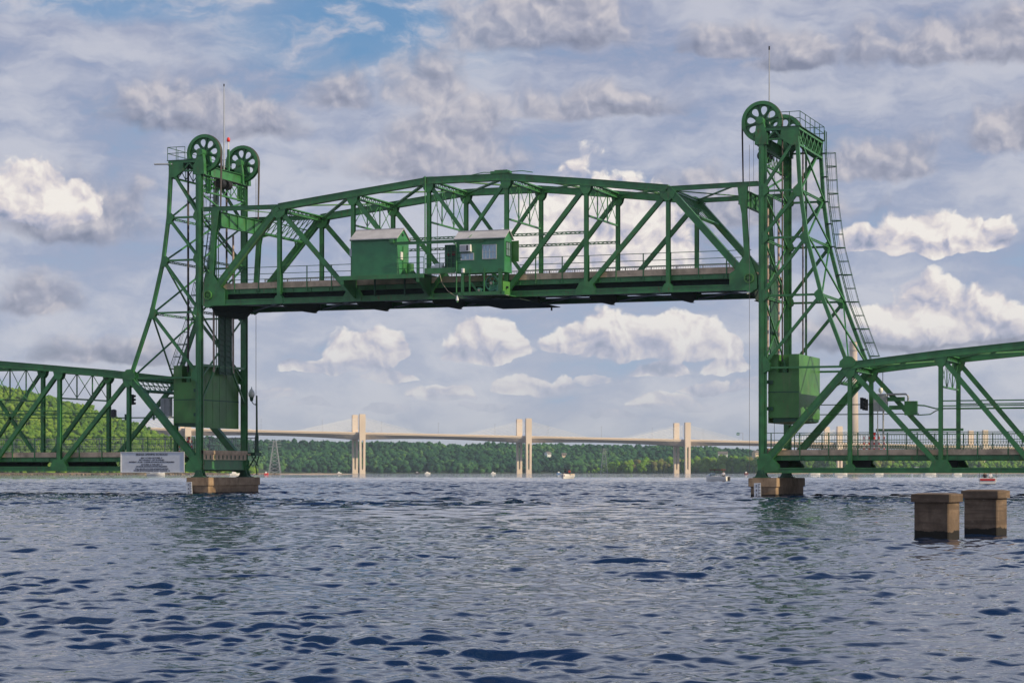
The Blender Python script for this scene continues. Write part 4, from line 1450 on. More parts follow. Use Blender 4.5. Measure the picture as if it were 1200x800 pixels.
# street lamp on the far walkway by the left tower
Lm = thing('street_lamp', 'green street lamp with a frosted lantern beside the left tower', 'street lamp', (-.56, 9.3, 3.28))
m = MB(); m.lathe((-.56, 9.3, 3.28), [(.20, 0), (.20, .25), (.15, .45), (.15, 1.3), (.11, 1.45), (.09, 1.6)], 14); m.build('base', 'green_dark', Lm)
m = MB(); m.tube([(-.56, 9.3, 4.8), (-.56, 9.3, 7.85)], .085, 12, .06); m.build('pole', 'green_dark', Lm)
m = MB(); m.tube([(-.56, 9.3, 7.25), (-.75, 9.3, 7.12), (-.95, 9.3, 7.28), (-1.03, 9.3, 7.45)], .035, 8); m.tube([(-.56, 9.3, 7.0), (-.85, 9.3, 7.2)], .02, 6); m.build('arm', 'green_dark', Lm)
m = MB(); m.lathe((-1.03, 9.3, 7.4), [(.08, 0), (.13, .08), (.16, .28), (.19, .33)], 16); m.build('lantern_base', 'green_dark', Lm, True)
m = MB(); m.lathe((-1.03, 9.3, 7.73), [(.19, 0), (.26, .16), (.26, .34), (.18, .52), (.08, .64), (.05, .72), (.02, .84)], 18); m.build('lantern', 'frosted', Lm, True)
m = MB(); m.box(-1.35, -.35, 8.6, 9.7, 3.02, 3.28); m.bar((-.9, 8.5, 2.0), (-.7, 9.4, 3.0), .08, .08); m.tube([(-.45, 9.5, 3.02), (-.6, 9.2, 2.2), (-.5, 9.2, 1.5)], .05, 8); m.bar((-.5, 8.3, 3.0), (-.5, 9.4, 2.2), .07, .07)
m.build('landing', 'green_dark', Lm)

# ------------------------------------------------------------------ houses on the lift span
YF = -2.5; YB = -.32


def gable_house(root, x0, x1, z0, z1, zr, over, wall_mat='green_siding', YB=YB):
    ym = (YF + YB) / 2
    m = MB()
    m.poly([(YF, z0), (YB, z0), (YB, z1), (ym, zr - .04), (YF, z1)], x0, x1, 'X')
    w = m.build('wall', wall_mat, root)
    m = MB()
    sl = (zr - z1) / (ym - YF)
    for k in range(int((z1 - z0) / .145)):              # clapboard shadow lines
        z = z0 + .14 + k * .145
        m.box(x0 - .006, x1 + .006, YF - .012, YF - .001, z, z + .018)
        m.box(x1 + .001, x1 + .012, YF + .03, YB - .03, z, z + .018)
    m.build('siding', wall_mat, w)
    m = MB()
    ov = .16
    for (ya, yb) in ((YF - ov, ym), (YB + ov, ym)):
        za = z1 - ov * sl + .03; zb = zr + .03
        m.hexa([(x0 - over, ya, za), (x1 + over, ya, za), (x1 + over, yb, zb), (x0 - over, yb, zb), (x0 - over, ya, za + .06), (x1 + over, ya, za + .06), (x1 + over, yb, zb + .06), (x0 - over, yb, zb + .06)])
    m.box(x0 - over, x1 + over, ym - .08, ym + .08, zr + .06, zr + .11)
    m.build('roof', 'roof_metal', root)
    m = MB(); m.box(x0 - over + .01, x1 + over - .01, YF - ov - .015, YF - ov + .01, z1 - ov * sl - .03, z1 - ov * sl + .03); m.build('eave_trim', 'green_dark', root)
    return w


def window(root, x0, x1, z0, z1, y, nx, nz, name='window'):
    m = MB(); f = .05
    m.box(x0, x1, y - .05, y - .002, z0, z0 + f); m.box(x0, x1, y - .05, y - .002, z1 - f, z1); m.box(x0, x0 + f, y - .05, y - .002, z0 + f, z1 - f); m.box(x1 - f, x1, y - .05, y - .002, z0 + f, z1 - f)
    for k in range(1, nx):
        x = x0 + (x1 - x0) * k / nx; m.box(x - .012, x + .012, y - .04, y - .018, z0 + f, z1 - f)
    for k in range(1, nz):
        z = z0 + (z1 - z0) * k / nz; m.box(x0 + f, x1 - f, y - .046, y - .041, z - .012, z + .012)
    o = m.build(name, 'grey_metal', root)
    m = MB(); m.box(x0 + f, x1 - f, y - .016, y - .006, z0 + f, z1 - f); m.build('pane', 'window_glass', o)
    return o


H1 = thing('machinery_house', 'windowless green clapboard shed with a grey gable roof on the raised span', 'shed', (15, -1.4, 16.06))
gable_house(H1, 13.2, 16.8, 16.06, 18.72, 19.42, .10)
m = MB(); m.box(12.98, 13.18, YF + .1, YF + .3, 17.5, 18.05); m.build('side_box', 'grey_metal', H1)
m = MB(); m.box(16.30, 16.62, YF - .22, YF - .02, 18.34, 18.62); m.build('lamp', 'green', H1)
m = MB(); m.box(16.815, 16.88, -1.95, -1.55, 17.2, 17.75); m.build('meter_box', 'white_paint', H1)
m = MB(); m.box(16.815, 16.86, -1.45, -.7, 16.1, 18.2); m.build('door', 'green', H1)
m = MB(); m.box(16.815, 16.87, -1.62, -1.30, 18.95, 19.12); m.build('vent', 'green_dark', H1)
m = MB(); m.tube([(17.0, -.5, 16.1), (17.0, -.5, 17.0)], .28, 16); m.build('tank', 'green', H1)

H2 = thing('control_house', 'green operator house with windows, an air conditioner and an open shutter', 'control house', (23.1, -1.4, 16.06))
gable_house(H2, 21.45, 25.15, 16.0, 18.47, 18.98, .12, YB=-.98)
window(H2, 23.46, 24.56, 16.93, 17.97, YF, 4, 2)
window(H2, 21.80, 22.82, 16.90, 17.42, YF, 3, 1)
m = MB(); m.box(21.86, 22.66, YF - .36, YF - .02, 17.50, 18.0)
A = m.build('air_conditioner', 'white_paint', H2)
m = MB()
for k in range(6):
    z = 17.55 + k * .07; m.box(21.90, 22.32, YF - .372, YF - .362, z, z + .02)
m.box(22.36, 22.52, YF - .372, YF - .362, 17.56, 17.94); m.build('grille', 'boat_dark', A)
# window in the right gable with its shutter swung out
m = MB(); X = 25.15
m.box(X + .002, X + .05, -2.25, -1.35, 17.15, 17.2); m.box(X + .002, X + .05, -2.25, -1.35, 18.15, 18.2); m.box(X + .002, X + .05, -2.25, -2.2, 17.2, 18.15); m.box(X + .002, X + .05, -1.4, -1.35, 17.2, 18.15)
m.box(X + .02, X + .045, -1.82, -1.79, 17.2, 18.15); m.box(X + .02, X + .04, -2.2, -1.4, 17.66, 17.69)
o = m.build('window', 'green_dark', H2)
m = MB(); m.box(X + .004, X + .016, -2.2, -1.4, 17.2, 18.15); m.build('pane', 'window_glass', o)
m = MB(); m.hexa([(X + .03, -1.16, 16.8), (X + .66, -1.36, 16.8), (X + .67, -1.32, 16.8), (X + .04, -1.12, 16.8), (X + .03, -1.16, 18.3), (X + .66, -1.36, 18.3), (X + .67, -1.32, 18.3), (X + .04, -1.12, 18.3)])
m.build('shutter', 'green_box', H2)
m = MB(); m.tube([(22.5, YF - .18, 18.52), (22.55, YF + .4, 18.8), (22.6, -1.4, 19.1)], .02, 6); m.build('roof_strap', 'green', H2)
# porch: recessed cabinet on the left of the house
m = MB(); m.box(20.25, 21.44, -1.75, -.4, 16.35, 18.15); o = m.build('porch_cabinet', 'green_dark', H2)
m = MB()
for x in (20.45, 20.75, 21.05): m.box(x, x + .05, -1.80, -1.755, 16.45, 18.05)
m.build('batten', 'green', o)
m = MB(); m.box(20.5, 20.62, -1.85, -1.805, 17.35, 17.6); m.box(20.85, 21.15, -1.85, -1.805, 17.35, 17.6); m.build('switch_box', 'maroon', o)

# platform carrying the shed
PF = thing('service_platform', 'green steel platform and brackets carrying the windowless shed', 'platform', (15.5, -1.3, 15.75))
m = MB(); m.box(12.1, 19.0, YF - .15, -.25, 15.98, 16.04); m.box(12.1, 19.0, YF - .17, YF - .12, 15.74, 16.05); m.build('floor', 'green', PF)
for x in (12.5, 18.5):
    m = MB(); m.poly([(YF - .12, 15.97), (-.24, 15.97), (-.24, 14.6), (-.5, 14.6), (YF - .1, 15.5)], x - .015, x + .015, 'X'); m.box(x - .12, x + .12, YF - .15, YF - .10, 15.45, 15.739)
    m.build('bracket', 'green', PF)
for x in (14.2, 16.6): MB().box(x - .05, x + .05, -.62, -.5, 14.7, 15.97).build('hanger', 'green_dark', PF)
m = MB()
for z in (16.45, 16.85, 17.25): m.tube([(16.82, YF - .1, z), (18.95, YF - .1, z)], .024, 6)
for x in (16.9, 18.95): m.tube([(x, YF - .1, 16.05), (x, YF - .1, 17.28)], .026, 6)
m.build('handrail', 'green_rail', PF)
m = MB(); m.box(18.38, 18.58, YF - .1, YF + .06, 16.05, 18.3); m.build('post', 'green', PF)
m = MB()
m.box(16.7, 23.6, YF - .14, YF - .02, 18.36, 18.40); m.box(16.7, 23.6, YF - .09, YF - .07, 18.22, 18.36); m.box(16.7, 23.6, YF - .14, YF - .02, 18.18, 18.22)
m.build('hoist_rail', 'green', PF)

PW = thing('walkway', 'raised green walkway with handrails joining the shed to the operator house', 'walkway', (20.3, -1.3, 16.05))
m = MB(); m.box(19.02, 21.44, YF - .1, -.3, 16.32, 16.37); m.box(19.02, 21.44, YF - .14, YF - .1, 16.02, 16.42); m.build('floor', 'green', PW)
m = MB()
for z in (16.75, 17.1, 17.45): m.tube([(19.05, YF - .1, z), (21.9, YF - .1, z)], .024, 6)
for x in (19.05, 20.2, 21.42): m.tube([(x, YF - .1, 16.3), (x, YF - .1, 17.48)], .026, 6)
m.build('handrail', 'green_rail', PW)
m = MB(); m.tube([(19.6, -1.9, 16.7), (20.2, -1.9, 16.7)], .14, 12); m.box(19.35, 20.2, -2.2, -1.6, 16.372, 16.62); m.build('locker', 'white_paint', PW)
m = MB(); m.tube([(21.3, YF - .14, 18.15), (21.45, YF - .14, 18.1), (21.52, YF - .14, 17.9), (21.52, YF - .14, 14.6)], .045, 8); m.build('downpipe', 'green', PW)
m = MB(); m.tube([(20.2, YF - .12, 16.0), (20.4, YF - .1, 15.3), (20.8, YF - .05, 14.75), (21.4, YF, 14.35), (21.9, YF + .1, 14.2)], .014, 6); m.build('loose_cable', 'tan', PW)

# machinery bay below the operator house
MBY = thing('machinery_bay', 'open green machinery bay with a wheel below the operator house', 'machinery bay', (23.4, -1.4, 14.3))
m = MB(); m.box(21.6, 25.2, YF - .05, -.3, 14.36, 14.40); m.box(21.6, 25.2, YF - .1, YF - .05, 14.36, 14.62); m.build('floor', 'green', MBY)
for (x, w) in ((21.95, .20), (24.85, .26)):
    m = MB(); m.ibar((x, YF - .0, 14.4), (x, YF - .0, 16.25), .2, w); m.build('post', 'green', MBY)
for x in (22.5, 23.62): MB().box(x - .045, x + .045, YF - .09, YF - .02, 14.6, 16.3).build('post', 'green', MBY)
MB().box(21.62, 25.15, YF - .06, YF + .04, 15.999 - .05, 15.999).build('sill_beam', 'green', MBY)
MB().bar((22.5, YF + .2, 15.3), (23.05, YF + .2, 14.6), .08, .12).build('brace', 'green', MBY)
m = MB(); c = (24.0, -1.9, 15.25)
m.ring(c, .46, .54, .12, 36); m.ring(c, .05, .14, .2, 16)
for k in range(6):
    t_ = k * math.pi / 3; m.bar((c[0] + .1 * math.cos(t_), c[1], c[2] + .1 * math.sin(t_)), (c[0] + .48 * math.cos(t_), c[1], c[2] + .48 * math.sin(t_)), .06, .05)
m.build('flywheel', 'machine_green', MBY)
MB().tube([(24.0, -2.05, 15.25), (24.0, -2.2, 15.25)], .10, 12).build('shaft_end', 'tan', MBY)
m = MB(); m.poly([(23.62, 14.41), (24.4, 14.41), (24.3, 15.15), (23.72, 15.15)], -1.75, -1.2); m.build('gear_case', 'machine_green', MBY)
m = MB(); m.tube([(23.1, -2.2, 14.75), (23.1, -1.6, 14.75)], .2, 16); m.poly([(22.85, 14.41), (23.35, 14.41), (23.28, 14.7), (22.92, 14.7)], -2.1, -1.7); m.build('motor', 'machine_green', MBY)
MB().tube([(23.1, -2.3, 14.75), (23.1, -2.2, 14.75)], .09, 12).build('shaft_end', 'tan', MBY)
m = MB(); m.poly([(24.3, 14.41), (24.75, 14.41), (24.7, 14.8), (24.5, 15.2), (24.4, 14.9)], -2.1, -1.7); m.build('brake', 'machine_green', MBY)
m = MB(); m.box(24.62, 24.70, -2.3, -2.1, 15.2, 15.9); m.build('fire_extinguisher', 'orange', MBY)
m = MB(); m.hexa([(25.0, YF + .1, 14.42), (25.12, -1.3, 14.42), (25.09, -1.25, 14.42), (24.97, YF + .16, 14.42), (25.0, YF + .1, 15.35), (25.12, -1.3, 15.35), (25.09, -1.25, 15.35), (24.97, YF + .16, 15.35)])
m.build('side_panel', 'green_box', MBY)
m = MB(); m.box(25.08, 25.2, -1.95, -1.8, 14.85, 15.0); m.build('latch', 'black', MBY)
MB().box(21.62, 26.2, -2.2, TW - .8, 14.04, 14.09).build('under_tray', 'under_steel', MBY)
m = MB()
for k in range(22):
    x = 21.9 + k * .16; m.box(x, x + .03, YF - .02, YF + .55, 14.32, 14.355)
m.build('grating', 'galvanized', MBY)
m = MB(); m.tube([(26.0, TW - 2.2, 14.03), (26.0, TW - 2.2, 13.72)], .07, 8); m.box(25.6, 26.1, TW - 2.3, TW - 2.1, 13.95, 14.038); m.build('hanging_lamp', 'black', MBY)
m = MB(); m.lathe((21.55, YF - .05, 14.02), [(.11, 0), (.11, .1), (.07, .3), (.02, .42)], 12); m.build('lamp_glass', 'white_paint', MBY)
MB().tube([(21.55, YF - .05, 13.9), (21.55, YF - .05, 14.02)], .07, 10).build('lamp_base', 'green', MBY)
m = MB(); m.tube([(22.05, YF - .2, 16.0), (22.05, YF - .2, 16.3)], .12, 12); m.build('junction_box', 'white_paint', MBY)

# ------------------------------------------------------------------ things on the low spans
G = thing('signal_cabinet', 'grey steel cabinet hung on the far truss of the right low span', 'cabinet', (50.3, TW - .3, 6.0))
MB().box(49.85, 50.78, TW - .9, TW - .3, 6.05, 7.28).build('body', 'grey_metal', G)
m = MB(); m.box(50.30, 50.315, TW - .915, TW - .902, 6.1, 7.2); m.box(50.4, 50.44, TW - .93, TW - .902, 6.6, 6.75); m.build('door_seam', 'boat_dark', G)
m = MB(); m.lathe((50.32, TW - .6, 7.40), [(.02, -.12), (.13, 0), (.17, .15), (.13, .29), (.03, .34)], 16); m.build('dome', 'frosted', G, True)
m = MB(); m.tube([(50.5, TW - .6, 6.04), (50.5, TW - .6, 3.3)], .06, 8); m.tube([(50.1, TW - .6, 6.04), (50.1, TW - .6, 3.3)], .035, 8); m.build('conduit', 'galvanized', G)
m = MB(); m.tube([(50.78, TW - .5, 7.25), (52.1, TW - .5, 7.25), (52.25, TW - .5, 7.1), (52.25, TW - .5, 6.5)], .07, 8); m.build('bent_pipe', 'galvanized', G)
m = MB(); m.tube([(50.35, TW, 7.6), (50.35, TW, 9.9)], .03, 6); m.build('whip_antenna', 'galvanized', G)


def signal(x, y, z, lab, face):
    s = thing('traffic_signal', lab, 'traffic signal', (x, y, z), 'bridge traffic signals facing the road')
    MB().box(x - .10, x + .10, y - .12, y + .12, z - .40, z + .40).build('housing', 'black', s)
    for k in (-.28, 0, .28):
        m = MB(); m.tube([(x + face * .12, y, z + k), (x + face * .28, y, z + k - .02)], .09, 10); m.build('visor', 'black', s)
    MB().tube([(x, y + .15, z), (x, y + .5, z)], .04, 6).build('arm', 'green', s)


signal(50.1, 1.2, 6.45, 'dark traffic signal beside the near post of the right low span', 1)
signal(49.35, TW - .9, 6.5, 'dark traffic signal left of the grey cabinet on the right low span', -1)
G = thing('signal_gantry', 'green box and pipe arms crossing the road on the right low span', 'gantry', (52.5, TW, 5.8))
MB().box(52.0, 52.9, TW - .6, TW - .25, 5.75, 6.75).build('box', 'green', G)
m = MB(); m.bar((50.8, TW - .45, 6.9), (52.0, TW - .45, 6.9), .2, .3); m.bar((50.9, TW - .45, 6.3), (52.0, TW - .45, 6.3), .2, .3); m.build('arm', 'green', G)
m = MB(); m.tube([(52.9, TW - .4, 6.45), (53.4, TW - .4, 6.42), (54.2, TW - .4, 6.2), (72, TW - .4, 6.2)], .05, 6); m.tube([(52.9, TW - .4, 5.75), (53.8, TW - .4, 5.8), (54.2, TW - .4, 6.05), (54.6, TW - .4, 6.15)], .04, 6); m.build('utility_pipe', 'green', G)
m = MB(); m.tube([(44.1, TW - .3, 6.55), (50, TW - .3, 6.55)], .035, 6); m.tube([(44.1, TW - .3, 5.85), (53, TW - .3, 5.85)], .035, 6); m.build('utility_pipe', 'green_dark', G)
m = MB(); m.box(49.9, 56.1, TW - .25, TW - .12, 4.62, 4.80); m.build('beam', 'green', G)

G = thing('signal_cabinet', 'grey steel cabinet left of the left counterweight, above the road', 'cabinet', (-7.0, 5.9, 6.2))
MB().box(-7.25, -6.45, 5.6, 6.1, 6.15, 7.6).build('body', 'grey_metal', G)
MB().box(-7.4, -6.3, 6.1, 6.2, 7.6, 7.72).build('support', 'green', G)
m = MB(); m.box(-6.86, -6.84, 5.585, 5.598, 6.2, 7.55); m.build('door_seam', 'boat_dark', G)
G = thing('transformer_can', 'small dark grey can on the far truss of the left low span', 'transformer', (-12.4, TW, 6.3))
MB().lathe((-12.3, TW - .5, 6.15), [(.24, 0), (.24, .55), (.18, .62), (.05, .66)], 14).build('can', 'boat_dark', G)
MB().tube([(-12.1, TW - .5, 6.1), (-5.2, TW - .5, 6.1)], .05, 6).build('arm', 'green', G)
m = MB()
for x in (-11.2, -8.6): m.box(x - .06, x + .06, TW - .56, TW - .44, 5.9, 6.4)
m.build('insulator', 'green_dark', G)
signal(-7.15, 1.0, 7.35, 'dark traffic signal beside the near post of the left low span', 1)


def gate(x, y, z, lab, n=5):
    g = thing('warning_gate', lab, 'barrier gate', (x, y, z), 'raised barrier gates by the towers')
    MB().box(x - .25, x + .25, y - .2, y + .2, z, z + .95).build('housing', 'grey_metal', g)
    for k in range(n):
        m = MB(); xx = x - .7 + k * .36
        m.box(xx - .03, xx + .03, y - .32, y - .24, z, z + 1.25 + .1 * (k % 2)); m.build('arm', 'white_paint', g)
        m = MB()
        for q in range(3): m.box(xx - .036, xx + .036, y - .328, y - .232, z + .2 + q * .4, z + .36 + q * .4)
        m.build('red_stripe', 'red', g)
    m = MB(); m.lathe((x, y, z + 1.3), [(.05, -.35), (.05, 0), (.09, .02), (.09, .16), (.02, .2)], 10); m.build('warning_lamp', 'beacon_red', g)


gate(50.0, 6.2, 3.05, 'red and white striped barrier gate on the right low span deck', 5)
gate(-5.0, 6.2, 3.05, 'red and white striped barrier gate on the left low span deck', 4)

# ------------------------------------------------------------------ old concrete blocks in the river
def block(cx_, cy_, w, dp, h, rot, lab):
    B = thing('concrete_block', lab, 'concrete pier', (cx_, cy_, 0), 'old concrete blocks standing in the river')
    def pr(w, dp, z0, z1, bev, name, crown=0):
        m = MB(); n = 6
        a, b = w / 2, dp / 2
        pts = [(-a + bev, -b), (a - bev, -b), (a, -b + bev), (a, b - bev), (a - bev, b), (-a + bev, b), (-a, b - bev), (-a, -b + bev)]
        c, s = math.cos(rot), math.sin(rot)
        q = [(cx_ + x * c - y * s, cy_ + x * s + y * c) for x, y in pts]
        m.poly(q, z0, z1, 'Z')
        if crown:
            q2 = [(cx_ + (x * c - y * s) * .72, cy_ + (x * s + y * c) * .72) for x, y in pts]
            b0 = len(m.v); m.v += [(x, y, z1 + .001) for x, y in q] + [(x, y, z1 + crown) for x, y in q2]
            for i in range(8): m.f.append((b0 + i, b0 + (i + 1) % 8, b0 + 8 + (i + 1) % 8, b0 + 8 + i))
            m.f.append(tuple(range(b0 + 8, b0 + 16)))
        return m.build(name, 'old_concrete', B)
    pr(w, dp, -.8, h - .222, .03, 'shaft'); pr(w + .14, dp + .14, h - .22, h - .02, .035, 'cap', .03)
    return B


def at_water(px, py):
    d = 2603.39 * CAM.z / (py - 552.68); return farpx(px, d)


E1 = at_water(1098, 634); E2 = at_water(1153, 628.5)
block(farpx(1098, 57.6).x, farpx(1098, 57.6).y, 0.92, .95, 1.17, TH - .50, 'stained square concrete block in the river, nearer of the pair at right')
block(farpx(1155, 60.8).x, farpx(1155, 60.8).y, 0.92, .95, 1.23, TH - .50, 'stained square concrete block in the river, farther of the pair at right')

# ------------------------------------------------------------------ far concrete bridge
FB = thing('far_bridge', 'long pale concrete cable stayed bridge crossing the river far behind', 'bridge', tuple(farpx(612, 2384)))
r1, d1 = -157.1, 2330.0
dirf = Vector((174.7, 54.0)).normalized()
perp = Vector((-dirf.y, dirf.x))
def fb(s, off, z):
    r = r1 + dirf.x * s + perp.x * off; d = d1 + dirf.y * s + perp.y * off
    return far(r, d, z)
def deckz(s): return 42.4 - .0163 * s
SP = 183.0
for bw, z_off, th, nm in ((33.5, 0, 0, 'deck'),):
    m = MB(); n = 160; s0, s1 = -520, 900
    vs = []; 
    for i in range(n + 1):
        s = s0 + (s1 - s0) * i / n
        ph = (s / SP) % 1.0; dd = min(ph, 1 - ph) * 2          # 0 at a pier, 1 at midspan
        t = 4.2 + 2.6 * (1 - dd) ** 2
        z = deckz(s)
        for (o, zz) in ((2.2, z - .2), (2.2, z - 1.4), (7, z - t), (26.5, z - t), (31.3, z - 1.4), (31.3, z - .2)):
            m.v.append(tuple(fb(s, o, zz)))
    for i in range(n):
        for j in range(6):
            a = i * 6 + j; b = i * 6 + (j + 1) % 6
            m.f.append((a, a + 6, b + 6, b))
    m.build('deck', 'far_concrete', FB)
    for o in (2.0, 31.2):
        m = MB()
        for i in range(n):
            a = s0 + (s1 - s0) * i / n; b = s0 + (s1 - s0) * (i + 1) / n
            m.bar(fb(a, o, deckz(a) + .35), fb(b, o, deckz(b) + .35), .5, 1.2, far(1, 0) - far(0, 0))
        m.build('parapet', 'far_concrete', FB)
for k in range(-2, 5):
    s = k * SP; zt_ = 62.3 - 3.15 * k; zd = deckz(s)
    for o, w in ((0, 6.4), (33.5, 6.2)):
        m = MB(); ux = Vector((dirf.x * cs - dirf.y * sn, dirf.x * sn + dirf.y * cs, 0)); c = fb(s, o, 0)
        uy = Vector((-ux.y, ux.x, 0))
        def seg(pts, dpt):
            b0 = len(m.v); n_ = len(pts)
            for q in (-1, 1):
                for (x, z) in pts: m.v.append(tuple(c + ux * x + uy * (q * dpt / 2) + Vector((0, 0, z))))
            m.f.append(tuple(range(b0, b0 + n_))[::-1] if False else tuple(range(b0, b0 + n_)))
            m.f.append(tuple(range(b0 + n_, b0 + 2 * n_))[::-1])
            for i in range(n_):
                j = (i + 1) % n_; m.f.append((b0 + j, b0 + i, b0 + n_ + i, b0 + n_ + j))
        hw = w / 2
        seg([(-hw, zd - 7.5), (hw, zd - 7.5), (hw, zt_ - .6), (hw - .6, zt_), (-hw + .6, zt_), (-hw, zt_ - .6)], 3.4)
        seg([(-hw + .2, 4), (-hw + 2.3, 6), (-hw + 2.1, zd - 8.5), (-hw + 2.6, zd - 7.45), (-hw, zd - 7.45)], 3.2)
        seg([(hw - .2, 4), (hw, zd - 7.45), (hw - 2.6, zd - 7.45), (hw - 2.1, zd - 8.5), (hw - 2.3, 6)], 3.2)
        seg([(-hw + .1, -1), (hw - .1, -1), (hw - .2, 4), (hw - 2.2, 6.0), (hw - 2.5, 4.6), (0, 3.4), (-hw + 2.5, 4.6), (-hw + 2.2, 6.0), (-hw + .2, 4)], 3.25)
        py = m.build('pylon', 'far_concrete', FB)
        m = MB()
        for q in range(9):
            z = zd + 4 + q * 1.6; p0 = c + ux * 0 + uy * (-1.72) + Vector((0, 0, z)); m.bar(p0 - ux * 1.2, p0 + ux * 1.2, .12, .35, uy)
        m.build('anchor_row', 'far_concrete', py)
    if -1 <= k <= 3:
        for sg in (-1, 1):
            for q in range(8):
                sa = s + sg * (22 + q * 6.6); za = deckz(sa) + .6; zz = zd + 5.5 + q * 1.55
                m = MB(); m.bar(fb(sa, 2.0, za), fb(s + sg * 1.5, 0.4, zz), .30, .30); m.build('stay_cable', 'stay_white', FB)
for k in range(-2, 5):
    m = MB()
    for sg in (-1, 1):
        for q in range(8):
            s = k * SP; sa = s + sg * (22 + q * 6.6); m.bar(fb(sa, 31.2, deckz(sa) + .6), fb(s + sg * 1.5, 33.2, deckz(s) + 5.5 + q * 1.55), .16, .16)
    tag(m.build('stay_fan', 'stay_white', FB), kind='stuff')
# lamp posts along the far bridge
for i, px in enumerate((320, 387, 453, 517, 582, 644, 707, 768, 830)):
    s_ = (px - 424.5) / 187.5 * SP * 1.0
    p = fb(s_, 28, deckz(s_))
    t = thing('lamp_post', 'slender lamp post standing on the deck of the far bridge', 'lamp post', p, 'lamp posts on the far bridge')
    MB().tube([p, p + Vector((0, 0, 13))], .16, 6, .10).build('pole', 'far_steel', t)
    MB().box(p.x - .25, p.x + 1.1, p.y - .2, p.y + .2, p.z + 13, p.z + 13.25).build('head', 'far_steel', t)
p = fb(436, 10, deckz(436))
t = thing('road_sign', 'small green overhead road sign on the far bridge near the right tower', 'road sign', p)
MB().tube([p, p + Vector((0, 0, 9.6)), p + Vector((-4.5, -1.6, 9.7))], .22, 6).build('post', 'far_steel', t)
c = p + Vector((-5.0, -1.9, 8.3)); MB().box(c.x - 1.7, c.x + 1.7, c.y - .1, c.y + .1, c.z - 1.2, c.z + 1.6).build('panel', 'machine_green', t)
MB().box(c.x - .9, c.x + .9, c.y - .15, c.y - .11, c.z - .4, c.z + .5).build('legend', 'white_paint', t)

# tall stack beyond the right tower
c = farpx(1000, 3300)
K = thing('smokestack', 'very tall pale concrete smokestack rising behind the right tower', 'smokestack', c)
m = MB(); m.lathe(c, [(8.3, 0), (7.2, 90), (5.6, 192), (5.6, 194)], 28); m.build('shaft', 'stack_concrete', K, True)
m = MB(); m.ring(c + Vector((0, 0, 194.6)), 4.6, 6.0, 1.2, 28, 'Z'); m.ring(c + Vector((0, 0, 182)), 5.5, 6.7, .8, 28, 'Z'); m.build('rim', 'boat_grey', K)

# transmission towers
def pylon(px, d, top, w, lab, arms=True, base_y=553.5):
    c = farpx(px, d, 0); H = (552.68 - top) / 2603.39 * d + CAM.z
    K = thing('transmission_tower', lab, 'pylon', c)
    m = MB(); n = 9
    ux = Vector((cs, sn, 0)); uy = Vector((-sn, cs, 0))
    def wz(t): return w * (1 - t * .80) / 2
    cor = [(-1, -1), (1, -1), (1, 1), (-1, 1)]
    for (a, b) in cor:
        for i in range(n):
            t0, t1 = i / n, (i + 1) / n
            m.bar(c + ux * a * wz(t0) + uy * b * wz(t0) + ZAX * H * t0, c + ux * a * wz(t1) + uy * b * wz(t1) + ZAX * H * t1, .38, .38)
    for j in range(4):
        a, b = cor[j], cor[(j + 1) % 4]
        for i in range(n):
            t0, t1 = i / n, (i + 1) / n
            p0 = c + ux * a[0] * wz(t0) + uy * a[1] * wz(t0) + ZAX * H * t0; p1 = c + ux * b[0] * wz(t1) + uy * b[1] * wz(t1) + ZAX * H * t1
            q0 = c + ux * b[0] * wz(t0) + uy * b[1] * wz(t0) + ZAX * H * t0; q1 = c + ux * a[0] * wz(t1) + uy * a[1] * wz(t1) + ZAX * H * t1
            m.bar(p0, p1, .18, .18); m.bar(q0, q1, .18, .18)
    m.build('mast', 'far_steel', K)
    for t in (.82, .90, .98):
        m = MB(); m.bar(c + ZAX * H * t - ux * w * .55, c + ZAX * H * t + ux * w * .55, .3, .4); m.build('cross_arm', 'far_steel', K)


pylon(322, 1720, 516, 9.0, 'grey lattice transmission tower by the left shore beyond the lamp')
pylon(708, 2485, 525, 8.0, 'thin lattice transmission tower faint before the far bluff')

# houses on the far bluff
def house(px, py, d, w, h, lab, wall='white_paint', rot=0.3):
    z = (552.68 - py) / 2603.39 * d + CAM.z - 1.0; c = farpx(px, d, z)
    Hh = thing('house', lab, 'house', c)
    co, si = math.cos(TH + rot), math.sin(TH + rot)
    def T(m):
        m.v = [(c.x + x * co - y * si, c.y + x * si + y * co, c.z + zz) for (x, y, zz) in m.v]; return m
    m = MB(); m.box(-w / 2, w / 2, -w * .3, w * .3, -14, h); m.poly([(-w * .3, h), (w * .3, h), (0, h + w * .22)], -w / 2, w / 2, 'X'); T(m).build('wall', wall, Hh)
    m = MB()
    for sg in (-1, 1):
        m.hexa([(-w / 2 - .4, sg * (w * .3 + .4), h - .2), (w / 2 + .4, sg * (w * .3 + .4), h - .2), (w / 2 + .4, 0, h + w * .22 + .1), (-w / 2 - .4, 0, h + w * .22 + .1),
                (-w / 2 - .4, sg * (w * .3 + .4), h + .1), (w / 2 + .4, sg * (w * .3 + .4), h + .1), (w / 2 + .4, 0, h + w * .22 + .4), (-w / 2 - .4, 0, h + w * .22 + .4)])
    T(m).build('roof', 'hs_roof', Hh)
    for x in (-.3, -.1, .12, .32):
        m = MB(); m.box(x * w - .6, x * w + .6, -w * .3 - .08, -w * .3 - .02, h * .35, h * .75); T(m).build('window', 'boat_dark', Hh)


